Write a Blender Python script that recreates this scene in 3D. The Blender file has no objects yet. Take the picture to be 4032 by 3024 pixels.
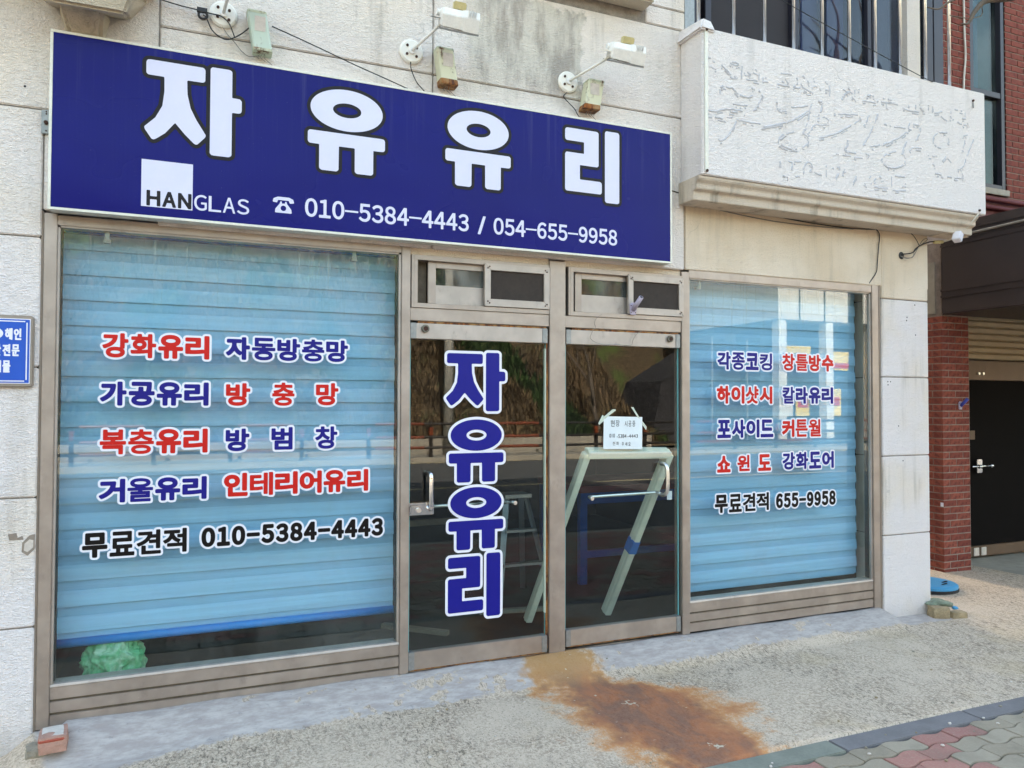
import bpy, bmesh, math, random
import numpy as np
from mathutils import Vector, Matrix, noise as mnoise
from mathutils.geometry import tessellate_polygon

# ------------------------------------------------------------------ camera, world, sun, exposure
SC = bpy.context.scene
COL = SC.collection
R = math.radians
cam_d = bpy.data.cameras.new('camera'); cam = bpy.data.objects.new('camera', cam_d); COL.objects.link(cam)
SC.camera = cam
YAW, PITCH, ROLL = R(22.802), R(1.403), R(0.159)
cam_d.sensor_width = 36.0; cam_d.lens = 36.0*2974.9/4032.0
cam_d.clip_start = 0.05; cam_d.clip_end = 2000
_f = Vector((math.sin(YAW)*math.cos(PITCH), math.cos(YAW)*math.cos(PITCH), math.sin(PITCH)))
_r = Vector((math.cos(YAW), -math.sin(YAW), 0)); _u = _r.cross(_f)
_c, _s = math.cos(ROLL), math.sin(ROLL)
_r, _u = _r*_c+_u*_s, _u*_c-_r*_s
cam.matrix_world = Matrix(((_r.x,_u.x,-_f.x,0),(_r.y,_u.y,-_f.y,-4.427),(_r.z,_u.z,-_f.z,1.6),(0,0,0,1)))

SUN_EL, SUN_AZ = R(40), R(-14)      # azimuth measured from +Y (behind the shop) towards +X
world = bpy.data.worlds.new('World'); SC.world = world; world.use_nodes = True
wn = world.node_tree; wn.nodes.clear()
sky = wn.nodes.new('ShaderNodeTexSky'); sky.sky_type = 'NISHITA'; sky.sun_disc = False
sky.sun_elevation = SUN_EL; sky.sun_rotation = SUN_AZ
sky.altitude = 60; sky.air_density = 1.95; sky.dust_density = 4.0; sky.ozone_density = 0.0
bg = wn.nodes.new('ShaderNodeBackground'); bg.inputs['Strength'].default_value = 0.13
wo = wn.nodes.new('ShaderNodeOutputWorld')
wn.links.new(sky.outputs[0], bg.inputs[0]); wn.links.new(bg.outputs[0], wo.inputs[0])
sun_d = bpy.data.lights.new('sun', 'SUN'); sun_d.energy = 4.5; sun_d.angle = R(0.53); sun_d.color = (1.0, 0.91, 0.82)
sun = bpy.data.objects.new('sun', sun_d); COL.objects.link(sun)
_sd = Vector((math.sin(SUN_AZ)*math.cos(SUN_EL), math.cos(SUN_AZ)*math.cos(SUN_EL), math.sin(SUN_EL)))
sun.rotation_euler = (-_sd).to_track_quat('-Z', 'Y').to_euler()
sun.location = (0, 20, 30)
SC.view_settings.view_transform = 'Standard'; SC.view_settings.look = 'None'
SC.view_settings.exposure = 2.5; SC.view_settings.gamma = 1.0
SC.cycles.max_bounces = 6; SC.cycles.diffuse_bounces = 3; SC.cycles.glossy_bounces = 3; SC.cycles.transmission_bounces = 2; SC.cycles.transparent_max_bounces = 14
SC.cycles.use_adaptive_sampling = True; SC.cycles.adaptive_threshold = .02
SC.cycles.caustics_reflective = False; SC.cycles.caustics_refractive = False

RND = random.Random(7)

# ------------------------------------------------------------------ node helpers and materials
def srgb(r, g, b):
    f = lambda v: (v/255/12.92) if v/255 <= .04045 else ((v/255+.055)/1.055)**2.4
    return (f(r), f(g), f(b), 1.0)

class NT:
    def __init__(s, name):
        s.m = bpy.data.materials.new(name); s.m.use_nodes = True
        s.t = s.m.node_tree; s.t.nodes.clear()
        s.out = s.t.nodes.new('ShaderNodeOutputMaterial')
    def n(s, typ, ins=None, **attr):
        nd = s.t.nodes.new('ShaderNode'+typ)
        for k, v in attr.items(): setattr(nd, k, v)
        for k, v in (ins or {}).items(): s.set(nd.inputs[k], v)
        return nd
    def set(s, sock, v):
        if isinstance(v, bpy.types.NodeSocket): s.t.links.new(v, sock)
        elif isinstance(v, bpy.types.Node): s.t.links.new(v.outputs[0], sock)
        else: sock.default_value = v
    def ma(s, op, a, b=0.0, c=0.0, clamp=False):
        nd = s.n('Math', {0: a, 1: b, 2: c}, operation=op, use_clamp=clamp); return nd.outputs[0]
    def mix(s, f, a, b, mode='MIX'):
        nd = s.t.nodes.new('ShaderNodeMix'); nd.data_type = 'RGBA'; nd.blend_type = mode
        s.set(nd.inputs[0], f); s.set(nd.inputs[6], a); s.set(nd.inputs[7], b); return nd.outputs[2]
    def ramp(s, v, lo, hi):
        nd = s.n('MapRange', {0: v, 1: lo, 2: hi, 3: 0.0, 4: 1.0}); nd.interpolation_type = 'SMOOTHSTEP'; return nd.outputs[0]
    def co(s, scale=(1,1,1), rot=(0,0,0), loc=(0,0,0)):
        tc = s.n('TexCoord'); mp = s.n('Mapping', {'Vector': tc.outputs['Object']})
        mp.inputs['Scale'].default_value = scale; mp.inputs['Rotation'].default_value = rot; mp.inputs['Location'].default_value = loc
        return mp.outputs[0]
    def xyz(s):
        tc = s.n('TexCoord'); sp = s.n('SeparateXYZ', {0: tc.outputs['Object']}); return sp.outputs
    def noise(s, vec, scale, detail=3.0, rough=.55, dist=0.0, col=False):
        nd = s.n('TexNoise', {'Vector': vec, 'Scale': scale, 'Detail': detail, 'Roughness': rough, 'Distortion': dist})
        return nd.outputs['Color' if col else 'Fac']
    def bump(s, h, strength=.4, dist=.01, normal=None):
        nd = s.n('Bump', {'Height': h, 'Strength': strength, 'Distance': dist})
        if normal is not None: s.set(nd.inputs['Normal'], normal)
        return nd.outputs[0]
    def pbr(s, color, rough=.6, metal=0.0, normal=None, spec=None, **kw):
        nd = s.n('BsdfPrincipled'); s.set(nd.inputs['Base Color'], color); s.set(nd.inputs['Roughness'], rough)
        s.set(nd.inputs['Metallic'], metal)
        if normal is not None: s.set(nd.inputs['Normal'], normal)
        if spec is not None: s.set(nd.inputs['Specular IOR Level'], spec)
        for k, v in kw.items(): s.set(nd.inputs[k.replace('_', ' ')], v)
        return nd
    def end(s, sh):
        s.set(s.out.inputs['Surface'], sh); return s.m

def scl(c, k): return (c[0]*k, c[1]*k, c[2]*k, 1)

def simple(name, color, rough=.6, metal=0.0, var=.12, vscale=6.0, bscale=120.0, bstr=.15, bdist=.002, spec=None, **kw):
    t = NT(name); v = t.co()
    n1 = t.noise(v, vscale, 2); n2 = t.noise(v, vscale*9, 2)
    f = t.ma('ADD', t.ma('MULTIPLY', n1, .6), t.ma('MULTIPLY', n2, .4))
    c = t.mix(t.ramp(f, .3, .7), scl(color, 1-var), scl(color, 1+var*.6))
    rr = t.ma('ADD', rough-.06, t.ma('MULTIPLY', n2, .12))
    return t.end(t.pbr(c, rr, metal, t.bump(t.noise(v, bscale, 2), bstr, bdist), spec, **kw))

def stucco(name, clean, cream, creamamt, patch=False, dirt=.35, bs=.75):
    t = NT(name); v = t.co(); X, Y, Z = t.xyz()[0:3]
    # trowelled rough-cast relief: short, sideways-drawn ridges
    h1 = t.noise(t.co((30, 30, 62)), 1.0, 2, .6, 1.1)
    h2 = t.noise(t.co((85, 85, 150)), 1.0, 1, .6, 0)
    h1 = t.ma('ABSOLUTE', t.ma('SUBTRACT', h1, .5))
    h = t.ma('ADD', t.ma('MULTIPLY', h1, 1.7), t.ma('MULTIPLY', h2, .5))
    big = t.noise(v, 1.3, 3, .6); mid = t.noise(v, 6, 3, .6)
    c = t.mix(t.ramp(t.ma('ADD', big, creamamt-.5), .35, .75), clean, cream)
    # cream paint growing with height, warm bounced light put into its tint
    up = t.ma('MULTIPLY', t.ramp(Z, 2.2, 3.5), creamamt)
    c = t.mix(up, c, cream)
    # grime: downward streaks and blotches
    st = t.noise(t.co((9, 9, .8)), 1.0, 4, .65)
    g = t.ma('MULTIPLY', t.ramp(st, .48, .74), t.ramp(big, .40, .66))
    c = t.mix(t.ma('MULTIPLY', g, dirt), c, srgb(120, 112, 100))
    low = t.ma('MULTIPLY', t.ramp(t.ma('ADD', Z, t.ma('MULTIPLY', mid, .25)), .25, -.1), .35)
    c = t.mix(low, c, srgb(140, 130, 118))
    # hairline cracks
    vo = t.n('TexVoronoi', {'Vector': t.n('VectorMath', {0: v, 1: t.n('VectorMath', {0: t.noise(v, 5, 2, .6, 0, True), 3: .45}, operation='SCALE').outputs[0]}, operation='ADD').outputs[0], 'Scale': .75}, feature='DISTANCE_TO_EDGE')
    cr = t.ma('MULTIPLY', t.ramp(vo.outputs['Distance'], .006, .001), t.ramp(t.noise(v, 1.7, 2), .55, .68))
    c = t.mix(t.ma('MULTIPLY', cr, .28), c, srgb(95, 90, 86))
    # pits
    pv = t.n('TexVoronoi', {'Vector': v, 'Scale': 6.0}); 
    c = t.mix(t.ma('MULTIPLY', t.ramp(pv.outputs['Distance'], .035, .02), t.ramp(t.noise(v, 2.6, 2), .58, .66)), c, srgb(70, 60, 52))
    if patch:   # smoother repaired render between the lamps, with a ragged edge
        w = t.ma('MULTIPLY', t.ma('SUBTRACT', t.noise(v, 7, 5, .7), .5), .22)
        px = t.ma('ADD', X, w); pz = t.ma('ADD', Z, w)
        a = t.ma('MULTIPLY', t.ramp(px, 1.50, 1.60), t.ramp(px, 2.36, 2.33)); b = t.ma('MULTIPLY', t.ramp(pz, 3.45, 3.7), t.ramp(pz, 4.2, 4.17))
        pm = t.ma('MULTIPLY', a, b)
        pc = t.mix(t.ramp(t.noise(t.co((10, 10, 2.5)), 1.0, 5, .65), .4, .68), srgb(206, 199, 186), srgb(150, 141, 130))
        c = t.mix(t.ma('MULTIPLY', pm, .8), c, pc)
    c = t.mix(t.ma('MULTIPLY', t.ramp(h, .34, .16), .14), c, srgb(150, 144, 138))   # recesses darkened in the colour to strengthen the relief
    return t.end(t.pbr(c, .88, 0, t.bump(h, .9, .0135*bs), .25))

def glass(name, tint=(.93, .98, .97, 1), dust=.03, streak=False):
    t = NT(name); v = t.co(); X, Y, Z = t.xyz()[0:3]
    lw = t.n('LayerWeight', {'Blend': .5}); f = lw.outputs['Facing']
    fr = t.ma('ADD', .038, t.ma('MULTIPLY', t.ma('POWER', f, 5.0), .9))
    gl = t.n('BsdfGlossy', {'Color': (1, 1, 1, 1), 'Roughness': .0, 'Normal': t.bump(t.noise(t.co((1.5, 1.5, 1.5)), 1.0, 1), .02, .004)})
    tr = t.n('BsdfTransparent', {'Color': tint})
    s = t.n('MixShader', {0: fr, 1: tr, 2: gl})
    sm = t.noise(t.co((2.2, 2.2, 1.2)), 1.0, 4, .65, .6)
    d = t.ma('MULTIPLY', t.ramp(sm, .35, .8), dust)
    if streak:
        rs = t.ma('MULTIPLY', t.ramp(t.noise(t.co((60, 60, 1.6)), 1.0, 4, .7), .56, .74), t.ramp(Z, 1.9, 2.5))
        sc = t.n('TexNoise', {'Vector': t.co((14, 14, 10), (0, .5, 0)), 'Scale': 1.0, 'Detail': 2.0, 'Distortion': 2.5})
        ln = t.ma('MULTIPLY', t.ramp(t.ma('ABSOLUTE', t.ma('SUBTRACT', sc.outputs[0], .5)), .006, .001), t.ramp(t.noise(v, 1.6, 2), .5, .62))
        d = t.ma('ADD', d, t.ma('ADD', t.ma('MULTIPLY', rs, .2), t.ma('MULTIPLY', ln, .1)))
    df = t.n('BsdfDiffuse', {'Color': (.62, .66, .64, 1)})
    return t.end(t.n('MixShader', {0: d, 1: s, 2: df}))

def alu(name, col, rough=.38, metal=.75, dirt=.35):
    t = NT(name); v = t.co(); X, Y, Z = t.xyz()[0:3]
    br = t.noise(t.co((6, 6, 90)), 1.0, 3); bl = t.noise(v, 5, 3, .65)
    c = t.mix(t.ramp(bl, .3, .75), scl(col, .84), scl(col, 1.1))
    sp = t.noise(v, 70, 3, .7)
    c = t.mix(t.ma('MULTIPLY', t.ramp(sp, .62, .75), .3), c, srgb(196, 186, 174))
    st = t.ma('MULTIPLY', t.ramp(t.noise(t.co((12, 12, 7)), 1.0, 5, .7), .55, .8), dirt)
    c = t.mix(st, c, srgb(96, 82, 66))
    ro = t.ma('ADD', rough, t.ma('ADD', t.ma('MULTIPLY', bl, .22), t.ma('MULTIPLY', st, .3)))
    return t.end(t.pbr(c, ro, t.ma('SUBTRACT', metal, t.ma('MULTIPLY', st, .5)), t.bump(t.ma('ADD', br, t.ma('MULTIPLY', sp, .6)), .06, .002)))

def rusty(name, col, rust=.5, zdir=None):
    t = NT(name); v = t.co()
    n = t.noise(v, 14, 4, .7); n2 = t.noise(t.co((30, 30, 6)), 1.0, 3, .65)
    f = t.ramp(t.ma('ADD', t.ma('MULTIPLY', n, .6), t.ma('MULTIPLY', n2, .4)), .72-rust*.4, .86-rust*.4)
    c = t.mix(f, col, t.mix(t.ramp(n2, .4, .6), srgb(150, 88, 34), srgb(84, 50, 34)))
    return t.end(t.pbr(c, t.ma('ADD', .45, t.ma('MULTIPLY', f, .4)), 0, t.bump(t.noise(v, 90, 4), .2, .002)))

MAT = {}
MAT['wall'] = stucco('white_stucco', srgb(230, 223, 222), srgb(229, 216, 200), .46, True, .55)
MAT['balcony'] = stucco('balcony_stucco', srgb(238, 231, 229), srgb(222, 211, 198), .12, False, .22, .95)
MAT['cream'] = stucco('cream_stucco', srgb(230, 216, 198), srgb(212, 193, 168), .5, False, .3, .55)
MAT['moulding'] = stucco('stained_moulding', srgb(212, 200, 186), srgb(184, 160, 128), .3, False, .9, .5)
MAT['joint'] = simple('joint_mortar', srgb(142, 134, 126), .9, 0, .3, 20)
MAT['corbel'] = stucco('weathered_corbel', srgb(205, 196, 180), srgb(184, 164, 134), .4, False, .9, .8)
MAT['alu'] = alu('bronze_aluminium', srgb(174, 162, 153), dirt=.28)
MAT['alu2'] = alu('pale_aluminium', srgb(186, 176, 168), .42, .6, .45)
MAT['gasket'] = simple('black_gasket', srgb(38, 38, 38), .7)
MAT['silicone'] = simple('grey_silicone', srgb(140, 126, 112), .6)
MAT['glass'] = glass('window_glass', dust=.04, streak=True)
MAT['glassd'] = glass('door_glass', dust=.005)
MAT['glass_up'] = glass('upper_glass', (.5, .55, .66, 1), .05)
MAT['glass_teal'] = glass('teal_glass', (.28, .5, .52, 1), .12)
MAT['vent_mesh'] = simple('brown_insect_mesh', srgb(58, 50, 45), .85, 0, .2, 30)
MAT['knob'] = simple('tarnished_lock', srgb(112, 110, 100), .5, .4, .25, 60)
MAT['glass_vent'] = glass('vent_glass', (.75, .8, .8, 1), .30)
MAT['blade'] = simple('glass_edge', srgb(120, 190, 195), .2, 0, .1)
MAT['chrome'] = simple('chrome', (.75, .75, .76, 1), .12, 1.0, .06, 20, 200, .02)
MAT['steel'] = simple('stainless', (.78, .78, .77, 1), .3, 1.0, .1, 20, 200, .03)
MAT['white_v'] = simple('white_vinyl', srgb(232, 232, 242), .4, 0, .03, 5, 200, .02)
MAT['red_v'] = simple('red_vinyl', srgb(200, 26, 18), .45, 0, .05, 5, 200, .02, spec=.3)
MAT['blue_v'] = simple('blue_vinyl', srgb(20, 16, 124), .45, 0, .05, 5, 200, .02, spec=.3)
MAT['black_v'] = simple('black_vinyl', srgb(16, 12, 13), .5, 0, .05, 5, 200, .02, spec=.2)
MAT['door_v'] = simple('door_blue_vinyl', srgb(16, 18, 132), .45, 0, .05, 5, 200, .02, spec=.3)
def signmat():
    t = NT('sign_blue_flex'); v = t.co(); X, Y, Z = t.xyz()[0:3]
    c = t.mix(t.noise(v, 1.1, 3), srgb(7, 7, 92), srgb(12, 13, 116))
    dr = t.ma('MULTIPLY', t.ramp(t.noise(t.co((26, 1, .7)), 1.0, 3, .7), .52, .8), t.ramp(Z, 2.75, 3.45))
    c = t.mix(t.ma('MULTIPLY', dr, .10), c, srgb(150, 150, 170))
    sp = t.ramp(t.noise(v, 85, 2, .7), .70, .78); c = t.mix(t.ma('MULTIPLY', sp, .10), c, srgb(150, 150, 165))
    ro = t.ma('ADD', .2, t.ma('MULTIPLY', t.noise(v, 2.3, 2), .14))
    w = t.n('TexWave', {'Vector': v, 'Scale': 16.0, 'Distortion': .0}, bands_direction='X')
    hb = t.ma('ADD', t.noise(t.co((1.4, 1, 2.2)), 1.0, 1), t.ma('MULTIPLY', w.outputs['Fac'], .006))
    return t.end(t.pbr(c, ro, 0, t.bump(hb, .5, .03), .15))
MAT['sign'] = signmat()
MAT['sign_out'] = simple('sign_charcoal', srgb(26, 22, 28), .5, 0, .05, spec=.25)
MAT['sign_white'] = simple('sign_lavender', srgb(214, 213, 238), .4, 0, .02)
MAT['trim'] = simple('white_trim', srgb(226, 224, 212), .45, 0, .12, 8)
MAT['galv'] = simple('galvanised', srgb(150, 152, 152), .5, .7, .15, 40)
MAT['wpaint'] = rusty('chipped_white_enamel', srgb(236, 231, 220), .30)
MAT['wpaint2'] = simple('white_enamel', srgb(238, 235, 230), .42, 0, .1, 10)
MAT['bolt'] = simple('rust_bolt', srgb(62, 36, 26), .85, 0, .3, 60)
MAT['ballast'] = rusty('pale_teal_enamel', srgb(190, 204, 190), .34)
MAT['ballast_y'] = rusty('yellowed_enamel', srgb(208, 206, 178), .46)
MAT['ballast_rust'] = rusty('rust_rimmed_enamel', srgb(190, 196, 170), .56)
MAT['rust'] = rusty('rusted_edge', srgb(150, 110, 60), .75)
MAT['yellowed'] = simple('yellowed_plastic', srgb(206, 192, 140), .5, 0, .15, 20)
MAT['black_c'] = simple('black_cable', srgb(28, 28, 30), .55)
MAT['grey_c'] = simple('grey_cable', srgb(128, 124, 118), .55)
MAT['white_c'] = simple('white_cable', srgb(212, 206, 196), .5)
MAT['blindL'] = None
MAT['paper'] = simple('note_paper', srgb(226, 234, 238), .7, 0, .04, 8, 25, .2, .004)
MAT['tape'] = simple('masking_tape', srgb(198, 208, 192), .6, 0, .06)
MAT['ink'] = simple('ink', srgb(36, 36, 44), .6)
MAT['plaque'] = simple('plaque_blue', srgb(14, 82, 190), .35, 0, .05)
MAT['plaque_rim'] = simple('plaque_rim', srgb(150, 140, 130), .5, .4, .12)
MAT['brick'] = None
MAT['mortar'] = simple('mortar', srgb(146, 132, 122), .95, 0, .3, 14, 90, .4, .004)
MAT['canopy'] = simple('canopy_brown_metal', srgb(50, 41, 42), .4, .1, .12, 4)
MAT['darkdoor'] = simple('dark_steel_door', srgb(17, 14, 14), .8, 0, .12, spec=.08)
MAT['shutter'] = simple('beige_shutter', srgb(172, 152, 122), .55, .1, .1, 5)
MAT['brownrail'] = simple('brown_rail', srgb(104, 84, 68), .5, .3, .12)
MAT['flagblue'] = simple('blue_plastic', srgb(52, 66, 158), .45, 0, .1)
MAT['flagpale'] = simple('faded_plastic', srgb(176, 166, 186), .5, 0, .12)
MAT['lid'] = simple('blue_lid', srgb(72, 150, 196), .5, 0, .12, 8)
MAT['rubber'] = simple('black_rubber', srgb(30, 30, 32), .7)
MAT['rock'] = simple('yellow_stone', srgb(156, 138, 108), .95, 0, .3, 16, 60, .7, .008)
MAT['rock2'] = simple('grey_stone', srgb(150, 142, 126), .95, 0, .25, 16, 60, .7, .008)
MAT['brickbit'] = simple('faded_brick', srgb(178, 138, 122), .95, 0, .2, 18, 80, .5, .005)
MAT['brickred'] = simple('red_chipped_brick', srgb(168, 84, 66), .95, 0, .2, 18, 80, .5, .005)
MAT['whitewash'] = simple('whitewash', srgb(206, 196, 186), .9, 0, .15, 30)
MAT['ragg'] = simple('dirty_cloth', srgb(128, 138, 120), .95, 0, .4, 22, 120, .6, .006)
MAT['pvc'] = simple('white_pvc', srgb(222, 222, 208), .45, 0, .08, 12)
MAT['bluetape'] = simple('blue_tape', srgb(30, 106, 190), .5)
MAT['benchblue'] = simple('blue_steel', srgb(28, 78, 160), .5, 0, .15)
MAT['benchred'] = simple('red_board', srgb(120, 40, 44), .7)
MAT['ladder'] = simple('ladder_aluminium', srgb(150, 154, 158), .35, .8, .1)
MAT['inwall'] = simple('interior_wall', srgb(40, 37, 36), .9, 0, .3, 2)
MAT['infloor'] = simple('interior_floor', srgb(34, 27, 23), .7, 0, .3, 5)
MAT['timber'] = simple('timber', srgb(128, 116, 100), .8, 0, .2)
MAT['darkframe'] = simple('dark_window_frame', srgb(52, 50, 60), .4, .3, .1)
MAT['screen'] = simple('insect_screen', srgb(46, 42, 46), .8, 0, .08)
MAT['pane_backing'] = simple('pane_backing', srgb(150, 144, 136), .9, 0, .1)
MAT['asphalt'] = simple('asphalt', (.09, .088, .083, 1), .9, 0, .25, 2.5, 120, .6, .006)
MAT['concrete'] = simple('far_concrete', srgb(160, 152, 138), .9, 0, .2, 1.5, 60, .4, .006)
MAT['yline'] = simple('road_line_paint', srgb(214, 196, 150), .8, 0, .15)
MAT['railblack'] = simple('rail_dark_paint', srgb(48, 42, 38), .5, .2, .15)
MAT['railorange'] = simple('rail_orange_band', srgb(122, 56, 24), .5, 0, .15)
MAT['bark'] = simple('bark', srgb(104, 92, 80), .95, 0, .25, 20, 90, .6, .006)
MAT['polec'] = simple('pole_concrete', srgb(176, 172, 162), .85, 0, .12)
MAT['twig'] = simple('dry_brush', srgb(104, 86, 62), .95, 0, .7, 1.5)
MAT['grass'] = simple('green_brush', srgb(52, 72, 30), .9, 0, .6, 1.5)
MAT['net'] = simple('black_netting', srgb(46, 44, 46), .95, 0, .5, 1.5, 3, .8, .2)
MAT['bw'] = simple('white_building_paint', srgb(224, 222, 216), .8, 0, .06)
MAT['bglass'] = simple('dark_shopfront', srgb(60, 74, 84), .15, 0, .2)
MAT['banner_y'] = simple('yellow_banner', srgb(240, 206, 60), .6)
MAT['banner_r'] = simple('red_banner', srgb(206, 44, 40), .6)
MAT['rubble'] = simple('rubble_stone', srgb(170, 160, 142), .95, 0, .3, 3)

def blindmat(name, col, alpha=1.0, rib=False):
    t = NT(name); v = t.co(); X, Y, Z = t.xyz()[0:3]
    c = t.mix(t.ramp(t.noise(t.co((1.2, 1, 40)), 1.0, 4), .3, .7), scl(col, .93), scl(col, 1.05))
    if rib:
        w = t.n('TexWave', {'Vector': t.co((1, 1, 1)), 'Scale': 38.0, 'Distortion': .6}, bands_direction='Z')
        c = t.mix(t.ma('MULTIPLY', w.outputs['Fac'], .25), c, scl(col, .72))
    c2 = t.n('BsdfTranslucent', {'Color': c})
    p = t.pbr(c, .75, 0, t.bump(t.noise(t.co((40, 40, 220)), 1.0, 2), .15, .001), .2)
    return t.end(t.n('MixShader', {0: .12, 1: p.outputs[0], 2: c2.outputs[0]}))
MAT['blindL'] = blindmat('blind_vane_blue', srgb(164, 206, 240))
MAT['blindD'] = blindmat('blind_sheer_blue', srgb(152, 196, 232), rib=True)
MAT['blindbar'] = simple('blind_bar_blue', srgb(44, 128, 206), .4, 0, .05)

def brickmat():
    t = NT('red_brick'); v = t.co()
    oi = t.n('ObjectInfo'); r = oi.outputs['Random']
    n = t.noise(v, 60, 5, .65)
    c = t.mix(r, srgb(120, 60, 50), srgb(152, 84, 68))
    c = t.mix(t.ramp(t.noise(v, 25, 4), .4, .75), c, srgb(96, 44, 40))
    c = t.mix(t.ma('MULTIPLY', t.ramp(n, .62, .78), .35), c, srgb(170, 130, 112))
    return t.end(t.pbr(c, .85, 0, t.bump(n, .4, .003), .3))
MAT['brick'] = brickmat()

def bagmat():
    t = NT('green_polythene'); v = t.co()
    n = t.noise(v, 9, 4, .6, .6)
    c = t.mix(t.ramp(n, .35, .7), srgb(96, 200, 136), srgb(206, 244, 216))
    p = t.pbr(c, .35, 0, t.bump(t.noise(v, 30, 4, .6, 1.2), .6, .01)); tl = t.n('BsdfTranslucent', {'Color': c})
    return t.end(t.n('MixShader', {0: .35, 1: p.outputs[0], 2: tl.outputs[0]}))
MAT['bag'] = bagmat()

def apronmat():
    t = NT('apron_concrete'); v = t.co(); X, Y, Z = t.xyz()[0:3]
    # broomed, pitted concrete
    st = t.noise(t.co((52, 24, 8), (0, 0, R(-28))), 1.0, 4, .78, 1.2)
    sp = t.noise(v, 55, 3, .72); big = t.noise(v, 1.1, 3, .6)
    c = t.mix(t.ramp(sp, .36, .62), srgb(166, 147, 128), srgb(208, 190, 168))
    c = t.mix(t.ramp(t.noise(v, 2.6, 3, .7, .4), .38, .66), c, t.mix(sp, srgb(186, 167, 148), srgb(214, 196, 174)))
    c = t.mix(t.ma('MULTIPLY', t.ma('MULTIPLY', t.ramp(st, .48, .64), t.ramp(big, .40, .56)), .85), c, srgb(98, 88, 76))
    pit = t.ma('MULTIPLY', t.ramp(t.noise(v, 105, 3, .7), .56, .68), .8); c = t.mix(pit, c, srgb(92, 84, 72))
    c = t.mix(t.ma('MULTIPLY', t.ramp(t.noise(v, 2.2, 3), .52, .7), .28), c, srgb(186, 164, 128))
    # rust that has run out of the doorway
    wv = t.ma('MULTIPLY', t.ma('SUBTRACT', t.noise(v, 3.5, 3, .72), .5), .85)
    wf = t.ma('MULTIPLY', t.ma('SUBTRACT', t.noise(v, 30, 3, .7), .5), .22)
    cx = t.ma('ADD', 2.14, t.ma('MULTIPLY', t.ramp(Y, -.05, -.8), .25))
    hw = t.ma('ADD', .24, t.ma('MULTIPLY', t.ma('MULTIPLY', t.ramp(Y, -.2, -.75), t.ma('ADD', .45, t.ma('MULTIPLY', t.ramp(Y, -1.5, -.85), .55))), .26))
    d = t.ma('DIVIDE', t.ma('ABSOLUTE', t.ma('SUBTRACT', t.ma('ADD', X, wv), cx)), hw)
    d = t.ma('ADD', d, wf)
    d2 = t.ma('ADD', d, t.ma('MULTIPLY', t.ma('SUBTRACT', t.noise(v, 75, 3, .75), .5), .8)); rm = t.ma('MULTIPLY', t.ramp(d2, 1.25, .72), .95); rim = t.ramp(d, 1.0, .45)
    rc = t.mix(rim, srgb(198, 138, 80), t.mix(t.ramp(t.noise(t.co((5, 3, 3)), 1.0, 3, .7, .5), .35, .65), srgb(166, 100, 60), srgb(124, 84, 66)))
    rc = t.mix(t.ma('MULTIPLY', t.ramp(Y, -.42, -.1), .85), rc, srgb(172, 128, 70))
    c = t.mix(t.ma('MULTIPLY', rm, .92), c, rc)
    spall = t.ramp(t.ma('ADD', t.noise(v, 7, 3, .75), t.ma('MULTIPLY', t.noise(v, 60, 3), .25)), .78, .84)
    c = t.mix(t.ma('MULTIPLY', spall, rm), c, srgb(196, 184, 162))
    # blue-grey paint skirt along the shop front, worn at its lower edge
    e = t.ma('ADD', Y, t.ma('MULTIPLY', t.ma('SUBTRACT', t.noise(t.co((2.2, 2.2, 2.2)), 1.0, 3), .5), .14))
    e = t.ma('ADD', e, t.ma('MULTIPLY', t.ma('SUBTRACT', t.noise(v, 22, 3, .75), .5), .12))
    edge = t.ma('ADD', -.30, t.ma('MULTIPLY', t.ramp(X, .2, -.6), -.10)); edge = t.ma('ADD', edge, t.ma('MULTIPLY', t.ramp(X, 1.2, 2.6), .08))
    pm = t.ramp(t.ma('SUBTRACT', e, edge), -.012, .022)
    peel = t.ramp(t.ma('ADD', t.noise(v, 5, 3, .75), t.ma('MULTIPLY', t.ramp(t.ma('ABSOLUTE', t.ma('SUBTRACT', X, 1.7)), .9, .2), .10)), .63, .68)
    pm = t.ma('MULTIPLY', pm, t.ma('SUBTRACT', 1.0, t.ma('MULTIPLY', peel, .85)))
    pm = t.ma('MULTIPLY', pm, t.ma('MULTIPLY', t.ramp(X, 5.9, 5.5), t.ramp(t.ma('ADD', X, t.ma('MULTIPLY', Y, .35)), -.74, -.70)))
    run = t.ramp(t.ma('ABSOLUTE', t.ma('SUBTRACT', t.ma('ADD', X, t.ma('MULTIPLY', wv, .5)), 2.17)), .30, .20)
    pm = t.ma('MULTIPLY', pm, t.ma('SUBTRACT', 1.0, t.ma('MULTIPLY', run, .95)))
    pc = t.mix(t.ramp(t.noise(t.co((9, 26, 26)), 1.0, 3, .72), .3, .75), srgb(160, 150, 145), srgb(188, 180, 174))
    pc = t.mix(t.ma('MULTIPLY', t.ramp(t.noise(v, 24, 3, .7), .6, .72), .4), pc, srgb(112, 112, 116))
    c = t.mix(pm, c, pc)
    hgt = t.ma('ADD', t.ma('MULTIPLY', t.noise(v, 55, 2, .7), .7), t.ma('MULTIPLY', t.noise(t.co((52, 24, 8), (0, 0, R(-28))), 1.0, 2, .7, .9), .4))
    return t.end(t.pbr(c, t.ma('SUBTRACT', .92, t.ma('MULTIPLY', pm, .3)), 0, t.bump(hgt, .35, .005), .3))
MAT['apron'] = apronmat()

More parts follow.
